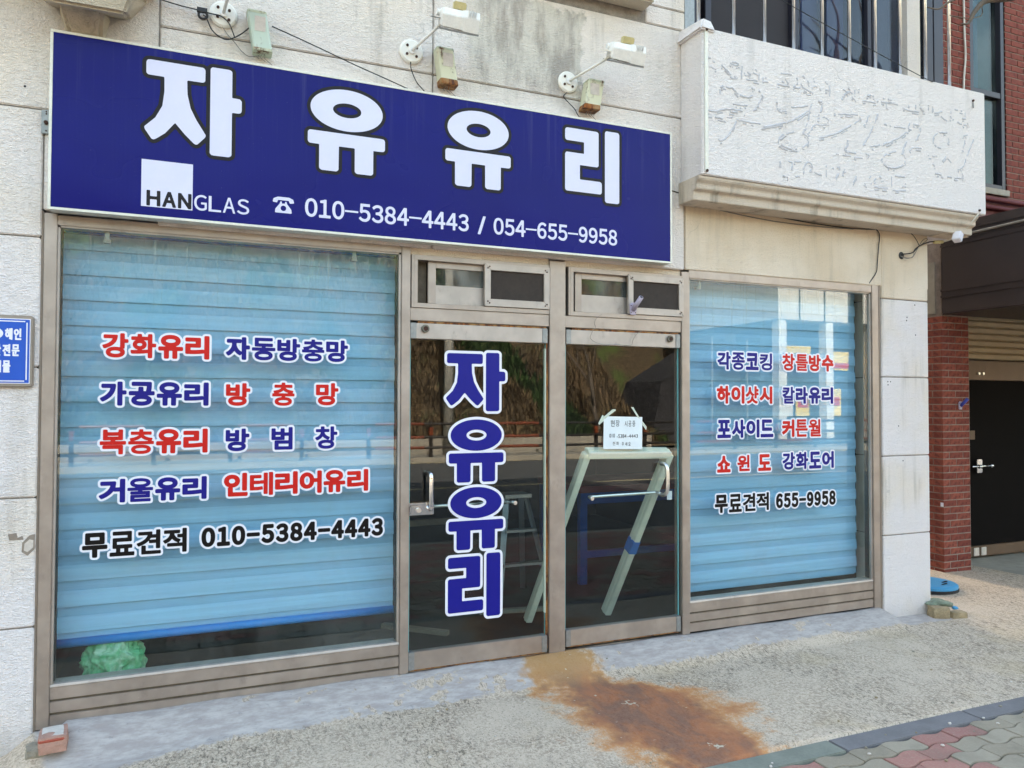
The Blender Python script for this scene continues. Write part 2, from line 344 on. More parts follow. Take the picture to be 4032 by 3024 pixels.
def pavermat(name, a, b):
    t = NT(name); v = t.co(); oi = t.n('ObjectInfo'); g = t.n('NewGeometry')
    n = t.noise(g.outputs['Position'], 90, 5, .7); n2 = t.noise(g.outputs['Position'], 5, 5, .6)
    c = t.mix(oi.outputs['Random'], a, b)
    c = t.mix(t.ma('MULTIPLY', t.ramp(n, .45, .75), .4), c, srgb(178, 168, 150))
    c = t.mix(t.ma('MULTIPLY', t.ramp(n2, .45, .7), .35), c, srgb(110, 104, 92))
    return t.end(t.pbr(c, .92, 0, t.bump(n, .45, .003), .25))
MAT['paver_r'] = pavermat('red_paver', srgb(156, 112, 104), srgb(172, 124, 112))
MAT['paver_g'] = pavermat('olive_paver', srgb(148, 136, 118), srgb(164, 152, 134))
MAT['sand'] = simple('joint_sand', srgb(120, 110, 94), .95, 0, .25, 25, 120, .5, .005)
MAT['kerb'] = simple('granite_kerb', srgb(120, 116, 116), .85, 0, .16, 8, 160, .5, .003)
MAT['kerb2'] = simple('granite_kerb_worn', srgb(130, 132, 120), .85, 0, .16, 8, 160, .5, .003)

def hillmat():
    t = NT('hillside_soil'); v = t.co(); X, Y, Z = t.xyz()[0:3]
    n = t.noise(v, .5, 6, .65); n2 = t.noise(t.co((7, 7, 12)), 1.0, 4, .75, .6)
    c = t.mix(t.ramp(n2, .35, .65), srgb(50, 42, 30), srgb(104, 86, 62))
    c = t.mix(t.ma('MULTIPLY', t.ramp(n, .5, .62), .8), c, t.mix(n2, srgb(58, 76, 30), srgb(92, 112, 52)))
    c = t.mix(t.ma('MULTIPLY', t.ma('MULTIPLY', t.ramp(X, 14.0, 15.5), t.ramp(X, 19.0, 18.0)), .7), c, t.mix(n2, srgb(88, 70, 50), srgb(136, 108, 78)))
    return t.end(t.pbr(c, .95, 0, t.bump(n2, .8, .06)))
MAT['hill'] = hillmat()

# ------------------------------------------------------------------ mesh builder
class MB:
    def __init__(s): s.v = []; s.f = []
    def quadbox(s, P):      # 8 points: bottom 4 ccw, top 4 ccw
        b = len(s.v); s.v += [tuple(p) for p in P]
        s.f += [(b, b+3, b+2, b+1), (b+4, b+5, b+6, b+7), (b, b+1, b+5, b+4), (b+1, b+2, b+6, b+5), (b+2, b+3, b+7, b+6), (b+3, b, b+4, b+7)]
        return s
    def box(s, x0, x1, y0, y1, z0, z1):
        return s.quadbox([(x0,y0,z0),(x1,y0,z0),(x1,y1,z0),(x0,y1,z0),(x0,y0,z1),(x1,y0,z1),(x1,y1,z1),(x0,y1,z1)])
    def obox(s, c, ax, ay, az):   # oriented box: centre and half-axis vectors
        c, ax, ay, az = map(Vector, (c, ax, ay, az))
        return s.quadbox([c-ax-ay-az, c+ax-ay-az, c+ax+ay-az, c-ax+ay-az, c-ax-ay+az, c+ax-ay+az, c+ax+ay+az, c-ax+ay+az])
    def bar(s, p0, p1, w, d, up=(0,0,1)):   # rectangular bar between two points
        p0, p1 = Vector(p0), Vector(p1); a = (p1-p0); L = a.length; a.normalize()
        u = Vector(up); sx = a.cross(u)
        if sx.length < 1e-4: sx = a.cross(Vector((0,1,0)))
        sx.normalize(); sy = sx.cross(a)
        return s.obox((p0+p1)/2, sx*w/2, sy*d/2, a*L/2)
    def tube(s, pts, r, n=8, caps=True):
        pts = [Vector(p) for p in pts]; b0 = len(s.v); prev = None
        rr = r if isinstance(r, (list, tuple)) else [r]*len(pts)
        for i, p in enumerate(pts):
            t = (pts[min(i+1, len(pts)-1)]-pts[max(i-1, 0)]).normalized()
            if prev is None:
                ref = Vector((0,0,1)) if abs(t.z) < .9 else Vector((1,0,0)); u = t.cross(ref).normalized()
            else:
                u = (prev - t*prev.dot(t)); u = u.normalized() if u.length > 1e-6 else t.orthogonal().normalized()
            prev = u; w = t.cross(u)
            for k in range(n):
                a = 2*math.pi*k/n; s.v.append(tuple(p+(u*math.cos(a)+w*math.sin(a))*rr[i]))
        for i in range(len(pts)-1):
            for k in range(n):
                a = b0+i*n+k; c = b0+i*n+(k+1) % n; s.f.append((a, c, c+n, a+n))
        if caps:
            s.f.append(tuple(b0+k for k in range(n))[::-1]); e = b0+(len(pts)-1)*n; s.f.append(tuple(e+k for k in range(n)))
        return s
    def prism(s, poly, y0, y1):        # polygon in x,z extruded along y
        b = len(s.v); n = len(poly)
        s.v += [(x, y0, z) for x, z in poly]+[(x, y1, z) for x, z in poly]
        s.f.append(tuple(range(b, b+n))); s.f.append(tuple(range(b+2*n-1, b+n-1, -1)))
        for i in range(n): j = (i+1) % n; s.f.append((b+i, b+n+i, b+n+j, b+j))
        return s
    def extrude(s, poly, axis, a0, a1):  # polygon (u,v) extruded along 'x' (u=y,v=z) or 'z' (u=x,v=y)
        b = len(s.v); n = len(poly)
        g = (lambda u, v, a: (a, u, v)) if axis == 'x' else (lambda u, v, a: (u, v, a))
        s.v += [g(u, v, a0) for u, v in poly]+[g(u, v, a1) for u, v in poly]
        s.f.append(tuple(range(b, b+n))); s.f.append(tuple(range(b+2*n-1, b+n-1, -1)))
        for i in range(n): j = (i+1) % n; s.f.append((b+i, b+n+i, b+n+j, b+j))
        return s
    def disc(s, c, axis, r, h, n=24):
        c = Vector(c); a = Vector(axis).normalized(); return s.tube([c, c+a*h], r, n)
    def mesh(s, name, bevel=0, seg=2, smooth=False):
        me = bpy.data.meshes.new(name); me.from_pydata(s.v, [], s.f); me.validate()
        bm = bmesh.new(); bm.from_mesh(me); bmesh.ops.recalc_face_normals(bm, faces=bm.faces)
        if bevel:
            ed = [e for e in bm.edges if len(e.link_faces) == 2 and e.calc_face_angle(0) > .5]
            bmesh.ops.bevel(bm, geom=ed, offset=bevel, segments=seg, affect='EDGES', clamp_overlap=True)
        bm.to_mesh(me); bm.free()
        if smooth:
            for p in me.polygons: p.use_smooth = True
        return me
    def build(s, name, mat, parent=None, bevel=0, smooth=False, seg=2):
        return link(name, s.mesh(name, bevel, seg, smooth), mat, parent)

def link(name, me, mat, parent=None):
    o = bpy.data.objects.new(name, me); COL.objects.link(o)
    if mat is not None:
        me.materials.clear(); me.materials.append(MAT[mat] if isinstance(mat, str) else mat)
    if parent is not None: put(o, parent)
    return o
def put(o, parent):
    o.parent = parent
    m = Matrix.Identity(4); p = parent
    while p is not None: m = Matrix.Translation(p.location) @ m if p.parent is None else m; p = p.parent
    # parents are translated roots, or meshes at the origin carried by such a root
    o.matrix_parent_inverse = Matrix.Translation(-parent.location) if parent.parent is None else Matrix.Identity(4)
    return o
def thing(name, label, cat, loc=(0,0,0), group=None):
    o = bpy.data.objects.new(name, None); COL.objects.link(o); o.location = loc; o.empty_display_size = .1
    return tag(o, label, cat, group)
def tag(o, label, cat=None, group=None, kind=None):
    o['label'] = label
    if cat: o['category'] = cat
    if group: o['group'] = group
    if kind: o['kind'] = kind
    return o
def structure(o, label=None):
    o['kind'] = 'structure'
    if label: o['label'] = label
    return o
def box(name, mat, parent, x0, x1, y0, y1, z0, z1, bevel=0):
    return MB().box(x0, x1, y0, y1, z0, z1).build(name, mat, parent, bevel)
def curve(pts, n=8):     # Catmull-Rom through points
    P = [Vector(p) for p in pts]; P = [P[0]*2-P[1]]+P+[P[-1]*2-P[-2]]; out = []
    for i in range(1, len(P)-2):
        for k in range(n):
            t = k/n; a, b, c, d = P[i-1:i+3]
            out.append(.5*((2*b)+(c-a)*t+(2*a-5*b+4*c-d)*t*t+(3*b-a-3*c+d)*t**3))
    out.append(P[-2]); return out

# ------------------------------------------------------------------ lettering: outlines -> distance field -> rounded, fattened contours
_fc = bpy.data.curves.new('lettering_source', 'FONT'); _fo = bpy.data.objects.new('lettering_source', _fc); COL.objects.link(_fo)
_gc = {}
def glyph_segments(text):
    if text in _gc: return _gc[text]
    _fc.body = text; dg = bpy.context.evaluated_depsgraph_get(); ev = _fo.evaluated_get(dg); me = ev.to_mesh()
    vs = np.array([(v.co.x, v.co.y) for v in me.vertices])
    cnt = {}
    for p in me.polygons:
        vv = list(p.vertices)
        for i in range(len(vv)):
            k = (min(vv[i], vv[i-1]), max(vv[i], vv[i-1])); cnt[k] = cnt.get(k, 0)+1
    sg = np.array([np.concatenate((vs[a], vs[b])) for (a, b), c in cnt.items() if c == 1])
    ev.to_mesh_clear(); _gc[text] = sg; return sg
for _ch in sorted(set('강화유리자동방충망가공복층범창거울인테어무료견적각종코킹틀수하이샷시칼라포사드커튼월쇼윈도전문안해기물현장중주세요)/-０１３４５６８９'))+['주)', '010', '-5384', '-4443']+list('ＨＡＮＧＬＳ'): glyph_segments(_ch)
def fit(sg, x0, x1, z0, z1):
    xs = sg[:, [0, 2]]; ys = sg[:, [1, 3]]; a, b, c, d = xs.min(), xs.max(), ys.min(), ys.max(); o = sg.copy()
    o[:, [0, 2]] = x0+(xs-a)/(b-a)*(x1-x0); o[:, [1, 3]] = z0+(ys-c)/(d-c)*(z1-z0); return o
def loops_to_segs(loops):
    return np.array([(*l[i-1], *l[i]) for l in loops for i in range(len(l))])
def sdf_local(sg, gx, gz):
    PX, PZ = np.meshgrid(gx, gz, indexing='ij'); p = np.stack((PX.ravel(), PZ.ravel()), 1)
    D = np.full(len(p), 1e9); inside = np.zeros(len(p), bool)
    for i in range(0, len(sg), 64):
        s = sg[i:i+64]; a = s[None, :, :2]; d = s[None, :, 2:]-a; q = p[:, None, :]-a
        t = np.clip((q*d).sum(2)/np.maximum((d*d).sum(2), 1e-14), 0, 1)
        e = q-d*t[..., None]; D = np.minimum(D, np.sqrt((e*e).sum(2)).min(1))
        y0 = s[None, :, 1]; y1 = s[None, :, 3]; pz = p[:, 1:2]
        cr = (y0 > pz) != (y1 > pz)
        xi = s[None, :, 0]+(pz-y0)*(s[None, :, 2]-s[None, :, 0])/np.where(y1 == y0, 1e-12, y1-y0)
        inside ^= ((cr & (p[:, 0:1] < xi)).sum(1) % 2).astype(bool)
    return np.where(inside, -D, D).reshape(PX.shape)
def field(groups, margin, h):
    bias = [g[1] if isinstance(g, tuple) else 0 for g in groups]; groups = [g[0] if isinstance(g, tuple) else g for g in groups]
    al = np.concatenate(groups); x0 = min(al[:, 0].min(), al[:, 2].min())-margin; x1 = max(al[:, 0].max(), al[:, 2].max())+margin
    z0 = min(al[:, 1].min(), al[:, 3].min())-margin; z1 = max(al[:, 1].max(), al[:, 3].max())+margin
    nx, nz = int((x1-x0)/h)+2, int((z1-z0)/h)+2; F = np.full((nx, nz), margin*1.01)
    for g, bi in zip(groups, bias):
        a = min(g[:, 0].min(), g[:, 2].min())-margin; b = max(g[:, 0].max(), g[:, 2].max())+margin
        i0, i1 = max(0, int((a-x0)/h)), min(nx, int((b-x0)/h)+2)
        F[i0:i1] = np.minimum(F[i0:i1], sdf_local(g, x0+h*np.arange(i0, i1)+1e-6, z0+h*np.arange(nz)+1.3e-6)+bi)
    return F, x0, z0, h
def contours(F, x0, z0, h, lev, tol=None):
    G = F-lev; G = np.where(np.abs(G) < 1e-9, 1e-9, G); nx, nz = G.shape; S = G < 0
    code = S[:-1, :-1]*1+S[1:, :-1]*2+S[1:, 1:]*4+S[:-1, 1:]*8
    nxt = {}
    T = {1: ((3,0),), 2: ((0,1),), 3: ((3,1),), 4: ((1,2),), 5: ((3,0),(1,2)), 6: ((0,2),), 7: ((3,2),), 8: ((2,3),), 9: ((2,0),), 10: ((0,1),(2,3)), 11: ((2,1),), 12: ((1,3),), 13: ((1,0),), 14: ((0,3),)}
    def key(i, j, e): return ((i, j, 0), (i+1, j, 1), (i, j+1, 0), (i, j, 1))[e]
    for i, j in zip(*np.nonzero((code > 0) & (code < 15))):
        for a, b in T[int(code[i, j])]: nxt[key(i, j, a)] = key(i, j, b)
    def pt(k):
        i, j, d = k; a = G[i, j]; b = G[i+1, j] if d == 0 else G[i, j+1]; t = a/(a-b)
        return (x0+h*(i+(t if d == 0 else 0)), z0+h*(j+(t if d else 0)))
    out = []
    while nxt:
        k = next(iter(nxt)); st = k; lp = []
        while k in nxt: lp.append(pt(k)); k = nxt.pop(k)
        if len(lp) > 5: out.append(simplify(lp, tol or h*.12))
    return [l for l in out if len(l) > 2]
def simplify(P, tol):
    A = np.array(P); n = len(A); far = int(np.argmax(((A-A[0])**2).sum(1)))
    keep = {0, far}; st = [(0, far), (far, n)]
    while st:
        a, b = st.pop()
        if b-a < 2: continue
        p, q = A[a], A[b % n]; d = q-p; L = math.hypot(*d); seg = A[a+1:b]
        ds = np.abs(d[0]*(seg[:, 1]-p[1])-d[1]*(seg[:, 0]-p[0]))/L if L > 1e-9 else np.hypot(*(seg-p).T)
        m = int(np.argmax(ds))
        if ds[m] > tol: keep.add(a+1+m); st += [(a, a+1+m), (a+1+m, b)]
    return [tuple(A[i]) for i in sorted(keep)]
def flat(name, loops, y, mat, parent):
    def area(l): return abs(sum(l[i-1][0]*l[i][1]-l[i][0]*l[i-1][1] for i in range(len(l))))
    def holds(l, p):
        c = False
        for i in range(len(l)):
            (a, b), (d, e) = l[i-1], l[i]
            if (b > p[1]) != (e > p[1]) and p[0] < a+(p[1]-b)*(d-a)/(e-b): c = not c
        return c
    inside = [[j for j in range(len(loops)) if j != i and area(loops[j]) > area(loops[i]) and holds(loops[j], loops[i][0])] for i in range(len(loops))]
    V = []; T = []
    for i, l in enumerate(loops):
        if len(inside[i]) % 2: continue
        grp = [l]+[loops[j] for j in range(len(loops)) if len(inside[j]) == len(inside[i])+1 and i in inside[j]]
        b = len(V); V += [(x, y, z) for g in grp for x, z in g]
        T += [tuple(b+k for k in t) for t in tessellate_polygon([[Vector((x, z, 0)) for x, z in g] for g in grp])]
    me = bpy.data.meshes.new(name); me.from_pydata(V, [], T); me.validate()
    bm = bmesh.new(); bm.from_mesh(me)
    for f in bm.faces:
        if f.normal.y > 0: f.normal_flip()
    bm.to_mesh(me); bm.free()
    return link(name, me, mat, parent)
def cells(text, x0, x1, z0, z1, r, gap=.010):
    n = len(text); w = (x1-x0+gap)/n
    out = []
    for i, ch in enumerate(text):
        q = r*DENSE.get(ch, 1.0); out.append((fit(glyph_segments(ch), x0+i*w+q, x0+(i+1)*w-gap-q, z0+q, z1-q), r-q))
    return out
DENSE = {'울': .6, '틀': .5, '층': .6, '충': .62, '종': .62, '월': .55, '칼': .62, '킹': .62, '창': .68, '동': .72, '범': .75, '방': .8, '망': .8, '강': .8, '화': .8, '튼': .6, '료': .7, '견': .7, '적': .75, '복': .75, '각': .8, '윈': .7, '테': .75, '샷': .75}
def digits(text, x0, x1, z0, z1, r, dash=.9):
    # even cells; full-width forms of the fallback sans face, dashes as plain bars
    n = len(text); w = (x1-x0)/n; ref = glyph_segments('０'); cap = ref[:, 1].max()-ref[:, 1].min(); rw = ref[:, 0].max()-ref[:, 0].min(); out = []
    for i, ch in enumerate(text):
        a, b = x0+i*w, x0+(i+1)*w; m = (a+b)/2
        if ch == '-':
            th = max(.0045, r*1.2); zc = (z0+z1)/2; hw = w*dash/2-r
            out.append(loops_to_segs([[(m-hw, zc-th*.5), (m+hw, zc-th*.5), (m+hw, zc+th*.5), (m-hw, zc+th*.5)]])); continue
        sg = glyph_segments(chr(ord(ch)+0xFEE0)); gw = (sg[:, [0, 2]].max()-sg[:, [0, 2]].min())/rw*w*.90
        gw = min(gw, w*.98)-2*r
        out.append(fit(sg, m-gw/2, m+gw/2, z0+r, z1-r))
    return out
def whole(text, x0, x1, z0, z1, r): return [fit(glyph_segments(text), x0+r, x1-r, z0+r, z1-r)]
def word(label, groups, r, ow, y, mat, parent, h=.0022, omat='white_v'):
    F = field(groups, r+ow+h*3, h)
    o = flat('lettering', contours(*F, r), y-.0012, mat, parent); o['label'] = label
    if ow: flat('letter_border', contours(*F, r+ow), y, omat, o)
    return o
def rounded(polys, rr, h):     # round the corners of polygons: shrink, then grow back
    F = field([loops_to_segs(polys)], rr*3, h); a = contours(*F, -rr)
    F = field([loops_to_segs(a)], rr*3, h); return contours(*F, rr)

# the sign's fat display letters, drawn as outlines (metres, origin at lower left)
_ja = [[(-.245,3.376),(.036,3.376),(.036,3.295),(-.052,3.295),(-.05,3.219),(-.033,3.145),(-.003,3.085),(.045,3.01),(-.006,2.952),(-.06,3.005),(-.107,3.06),(-.152,3.0),(-.211,2.952),(-.255,3.018),(-.201,3.073),(-.168,3.141),(-.159,3.219),(-.16,3.295),(-.245,3.295)],
       [(.061,3.387),(.169,3.387),(.169,3.236),(.218,3.236),(.218,3.156),(.169,3.156),(.169,2.912),(.061,2.912)]]
_yu_t = [(1.371,3.127),(1.796,3.127),(1.796,3.052),(1.730,3.052),(1.730,2.908),(1.626,2.908),(1.626,3.052),(1.538,3.052),(1.538,2.908),(1.432,2.908),(1.432,3.052),(1.371,3.052)]
def _ell(cx, cz, a, b, n=56): return [(cx+a*math.cos(2*math.pi*i/n), cz+b*math.sin(2*math.pi*i/n)) for i in range(n)]
_ri = [[(2.174,3.370),(2.419,3.370),(2.419,3.137),(2.281,3.137),(2.281,3.043),(2.443,3.043),(2.443,2.961),(2.174,2.961),(2.174,3.213),(2.311,3.213),(2.311,3.288),(2.174,3.288)],
       [(2.466,3.385),(2.575,3.385),(2.575,2.911),(2.466,2.911)]]
def norm(loops):
    A = [p for l in loops for p in l]; a = min(p[0] for p in A); b = max(p[0] for p in A); c = min(p[1] for p in A); d = max(p[1] for p in A)
    return [[((x-a)/(b-a), (z-c)/(d-c)) for x, z in l] for l in loops]
_rj = rounded(_ja, .013, .0045); _rl = rounded(_ri, .013, .0045)
_ry = rounded([_yu_t], .013, .0045)+[_ell(1.583, 3.261, .199, .118), _ell(1.583, 3.261, .078, .041)[::-1]]
BIG = {'자': norm(_rj), '유': norm(_ry), '리': norm(_rl)}
def big(ch, x0, x1, z0, z1): return [[(x0+u*(x1-x0), z0+v*(z1-z0)) for u, v in l] for l in BIG[ch]]

# ================================================================== GROUND
def apron_z(x, y):
    if y < -1.4005: return -.22
    b = -.105 + (-.045)*min(1, max(0, -y/1.4)) + .006*math.sin(x*1.7+y*2.1) + .004*math.sin(x*5.3-y*3.7)
    if x < .3: b -= .03*min(1, (.3-x)/1.0)*max(0, 1+y/.9)
    if y > .02: return b-.002
    k = max(0, 1+y/.34); k = k*k*(3-2*k)
    top = -.004+(-.03 if x < -.6 else 0)
    fall = 1.0 if x < 5.0 else max(0, 1-(x-5.0)/.12)
    if x < -.72: fall = max(0, 1-(-.72-x)/.12)
    lip = .012*math.sin(x*9)*k
    return b + (top-b)*k*fall*.96 + lip*.3*fall
def sheet(name, mat, xs, ys, zf):
    V = [(x, y, zf(x, y)) for x in xs for y in ys]; n = len(ys)
    F = [(i*n+j, (i+1)*n+j, (i+1)*n+j+1, i*n+j+1) for i in range(len(xs)-1) for j in range(n-1)]
    me = bpy.data.meshes.new(name); me.from_pydata(V, [], F)
    for p in me.polygons: p.use_smooth = True
    return link(name, me, mat)
def lin(a, b, n): return [a+(b-a)*i/n for i in range(n+1)]
ap = structure(sheet('concrete_apron', 'apron', lin(-3.2, 7.6, 300), [-1.45, -1.409, -1.401]+lin(-1.39, .05, 58)+lin(.1, 1.7, 16), apron_z), 'worn concrete apron with rust stain and grey painted edge along the shop front')
structure(sheet('yard_slab', 'concrete', lin(7.6, 14, 12), lin(-1.4, 1.7, 6), lambda x, y: -.125-.02*min(1, max(0, -y))), 'pale concrete yard slab before the brick building')
kerb = structure(thing('kerb_strip', 'flush grey granite kerb strip between apron and block paving', 'kerb')); del kerb['category']
for i, (a, b) in enumerate([(-4, -2.95), (-2.94, -1.95), (-1.94, -.95), (-.94, .05), (.06, 1.05), (1.06, 2.05), (2.06, 3.05), (3.06, 4.05), (4.06, 5.05), (5.06, 6.05), (6.06, 7.05), (7.06, 8.05)]):
    box('kerb_stone', 'kerb' if i in (7, 8, 10) else 'kerb2', kerb, a, b, -1.535, -1.402, -.32, -.149-.001*(i % 3), .004)
# block paving: wavy interlocking pavers, each its own piece
L, W_, AMP = .222, .112, .0115
def paver_mesh(off):
    g = .0032; N = 10; top = []; bot = []
    for i in range(N+1):
        x = g+(L-2*g)*i/N; wv = AMP*math.sin(2*math.pi*(x+off)/L)*1.25
        top.append((x+.006*math.sin(0), wv+W_/2-g)); bot.append((x, wv-W_/2+g))
    poly = bot+top[::-1]
    m = MB(); m.extrude(poly, 'z', -.05, 0)
    return m.mesh('paver', .0025, 2)
pm = {('r', 0): paver_mesh(0), ('g', 0): paver_mesh(0), ('r', 1): paver_mesh(L/2), ('g', 1): paver_mesh(L/2)}
pave = structure(sheet('pavement', 'sand', lin(-6, 14, 20), lin(-4.6, -1.53, 6), lambda x, y: -.172), 'red and olive block pavement with sandy joints')
for (c, o), me in pm.items(): me.materials.append(MAT['paver_'+c])
for j in range(10):
    for i in range(27):
        o = j % 2; x = 1.05+i*L+o*L/2; y = -1.595-j*W_
        k = ((i+(j+o)//2) % 5); red = (k in (0, 1)) ^ (j % 6 in (4, 5)) if j % 3 else k in (1, 2)
        p = bpy.data.objects.new('paver', pm[('r' if red else 'g', o)]); COL.objects.link(p); p.parent = pave
        p.location = (x, y, -.153+RND.uniform(-.0025, .0025)); p.rotation_euler = (RND.uniform(-.01, .01), RND.uniform(-.01, .01), RND.uniform(-.008, .008))
# the blocks beyond those: one joined part
PV, PF, PMI = [], [], []
for j in range(27):
    for i in range(-24, 36):
        if j < 10 and 0 <= i < 27: continue
        o = j % 2; x = 1.05+i*L+o*L/2; y = -1.595-j*W_; b = len(PV); g = .0032; n = 8; zt = -.153+RND.uniform(-.0025, .0025)
        k = ((i+(j+o)//2) % 5); red = (k in (0, 1)) ^ (j % 6 in (4, 5)) if j % 3 else k in (1, 2)
        ring = [(g+(L-2*g)*q/n, -1) for q in range(n+1)]+[(g+(L-2*g)*q/n, 1) for q in range(n, -1, -1)]
        for zz, ins in ((zt, .002), (zt-.003, 0), (zt-.02, 0)):
            PV += [(x+u+(ins if u < L/2 else -ins), y+AMP*1.25*math.sin(2*math.pi*(u+o*L/2)/L)+s_*(W_/2-g-ins), zz) for u, s_ in ring]
        m = len(ring); PF.append(tuple(range(b, b+m))); PMI.append(0 if red else 1)
        for lv in (0, 1):
            for q in range(m): r_ = (q+1) % m; PF.append((b+lv*m+q, b+lv*m+m+q, b+lv*m+m+r_, b+lv*m+r_)); PMI.append(0 if red else 1)
me = bpy.data.meshes.new('paving_blocks'); me.from_pydata(PV, [], PF); me.materials.append(MAT['paver_r']); me.materials.append(MAT['paver_g'])
me.polygons.foreach_set('material_index', PMI)
pb_ = bpy.data.objects.new('paving_blocks', me); COL.objects.link(pb_); pb_.parent = pave; pb_['kind'] = 'stuff'
structure(sheet('road', 'asphalt', lin(-120, 140, 40), lin(-18.7, -4.75, 20), lambda x, y: -.31), 'two lane asphalt road in front of the shop')
rk = structure(MB().box(-120, 140, -4.75, -4.6, -.6, -.165).box(-120, 140, -18.85, -18.7, -.6, -.16).build('road_kerb', 'concrete'), 'kerbs of the road')
structure(sheet('far_pavement', 'concrete', lin(-120, 140, 40), lin(-21, -18.85, 3), lambda x, y: -.2), 'far pavement')
ml = structure(MB().box(-120, 140, -18.55, -18.4, -.306, -.305).box(-120, 140, -11.7, -11.58, -.306, -.305).build('lane_line', 'yline'), 'painted road lines')
structure(sheet('ground', 'concrete', lin(-400, 400, 8), lin(-400, 400, 8), lambda x, y: -.75), 'wide ground around the street')

# ================================================================== SHOP BUILDING
shop = thing('shop_building', 'white rough-stucco shop building with scored block joints and a boxed balcony', 'building', (2.4, 4, -.15))
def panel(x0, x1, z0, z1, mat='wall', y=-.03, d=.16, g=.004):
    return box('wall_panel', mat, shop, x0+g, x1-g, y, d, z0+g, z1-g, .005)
JL = [-.6, -.15, .48, 1.12, 1.77, 2.424, 3.07]
for a, b in zip(JL[1:], JL[2:]):
    panel(-2.3, -.715, a, b, d=.2); panel(-5.2, -2.3, a, b, d=.2)
panel(-5.2, -.715, -.5, -.15, d=.2)
panel(-5.2, -2.3, 3.07, 4.22); panel(-2.3, -.194, 3.07, 4.22)
for a, b in ((-.194, 1.32), (1.32, 3.16)):
    panel(a, b, 3.60, 4.225)
panel(-.715, -.194, 2.56, 3.07); 
panel(-.194, 1.32, 2.53, 3.60); panel(1.32, 3.16, 2.53, 3.60)
panel(2.84, 3.17, 4.225, 4.36); panel(-5.2, -.2, 4.225, 6.4); panel(-.2, 1.9, 4.225, 6.4); panel(1.9, 2.84, 4.42, 6.4); panel(2.84, 3.17, 4.36, 6.4)
panel(3.165, 5.585, 2.535, 3.07, 'cream', -.022)
JR = [-.4, .55, 1.18, 1.812, 2.44, 3.07]
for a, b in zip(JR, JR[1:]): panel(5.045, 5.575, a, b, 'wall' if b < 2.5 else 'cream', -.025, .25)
box('joint_backing', 'joint', shop, -5.2, -.73, -.02, .18, -.5, 6.4)
MB().box(-.73, 3.15, -.02, .14, 2.57, 6.4).box(5.06, 5.56, -.015, .22, -.4, 3.05).build('joint_backing', 'joint', shop)
# the rest of the shell
sh = MB(); sh.box(5.42, 5.565, .26, 9, -.5, 10.4); sh.box(-14, 5.56, 8.8, 9, -.5, 10.4); sh.box(-14.15, -14, 0, 9, -.5, 10.4)
sh.box(-14, -5.21, -.03, .2, -.5, 6.4); sh.box(-14, 5.57, -.03, .2, 6.41, 10.4); sh.box(5.42, 5.57, .02, .255, 3.08, 10.4)
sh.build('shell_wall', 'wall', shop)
box('roof', 'concrete', shop, -14.2, 5.8, -.3, 9.2, 10.4, 10.7)
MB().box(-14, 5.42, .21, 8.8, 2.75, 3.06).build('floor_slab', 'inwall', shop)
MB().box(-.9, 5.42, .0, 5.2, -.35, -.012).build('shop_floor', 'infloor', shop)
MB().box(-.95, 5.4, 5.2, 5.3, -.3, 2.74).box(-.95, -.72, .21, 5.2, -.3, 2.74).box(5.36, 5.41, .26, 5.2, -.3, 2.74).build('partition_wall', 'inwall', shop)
MB().box(3.17, 5.42, .18, .2, 3.07, 4.0).build('parapet_back', 'inwall', shop)
for x_, z_ in ((5.42, 2.405), (5.33, 2.30), (5.325, 2.275), (5.425, 2.16), (5.11, 1.775), (5.14, 1.775), (5.112, 1.75), (5.225, 1.42), (5.27, 1.14), (-.80, 3.175)):
    MB().disc((x_, -.0245 if x_ > 0 else -.0295, z_), (0, -1, 0), .006, .0012, 8).build('drill_hole', 'black_c', shop)
for P, y_ in (([(-.835, .945), (-.80, .95), (-.795, .925), (-.775, .935), (-.77, .915), (-.83, .915)], -.0312), ([(-.775, .90), (-.745, .935), (-.722, .94), (-.722, .865), (-.752, .835), (-.777, .855)], -.0312)):
    flat('bare_patch', [P], y_, 'plaque_rim', shop)
flat('filler_patch', [[(-.765, .895), (-.745, .915), (-.728, .91), (-.728, .875), (-.752, .853), (-.768, .862)]], -.0322, 'whitewash', shop)
# balcony box with plinth moulding and vertical trunking strip
par = MB().box(3.13, 5.946, -.27, -.03, 3.14, 4.145).build('balcony_parapet', 'balcony', shop, .006)
cap = MB(); cap.quadbox([(3.10,-.30,4.12),(3.24,-.29,4.12),(3.24,0,4.12),(3.10,0,4.12),(3.15,-.265,4.215),(3.22,-.26,4.205),(3.22,-.02,4.215),(3.12,-.02,4.225)]); cap.build('parapet_corner', 'balcony', par, .012)
pr = [(-.255, 3.138), (-.255, 3.115), (-.228, 3.09), (-.228, 3.055), (-.195, 3.04), (-.195, 2.985), (-.023, 2.985), (-.023, 3.138)]
mo = MB().extrude(pr, 'x', 3.11, 5.88); mo.build('balcony_moulding', 'moulding', shop, .004)
box('soffit', 'cream', shop, 5.59, 5.9, -.15, -.024, 2.98, 2.984)
box('parapet_return', 'balcony', shop, 5.58, 5.94, -.028, 1.2, 3.0, 4.13)
st = box('trunking_strip', 'trim', shop, 3.15, 3.178, -.279, -.271, 3.16, 4.135, .002)
for z_ in (3.165, 4.125): MB().disc((3.164, -.279, z_), (0, -1, 0), .010, .006, 12).build('screw', 'bolt', st)
for x_, z_ in ((5.80, 4.06), (5.86, 3.17)): MB().disc((x_, -.27, z_), (0, -1, 0), .009, .012, 10).build('anchor_bolt', 'bolt', par)
MB().bar((5.80, -.275, 4.045), (5.802, -.276, 4.0), .012, .004).build('anchor_tab', 'galv', par)
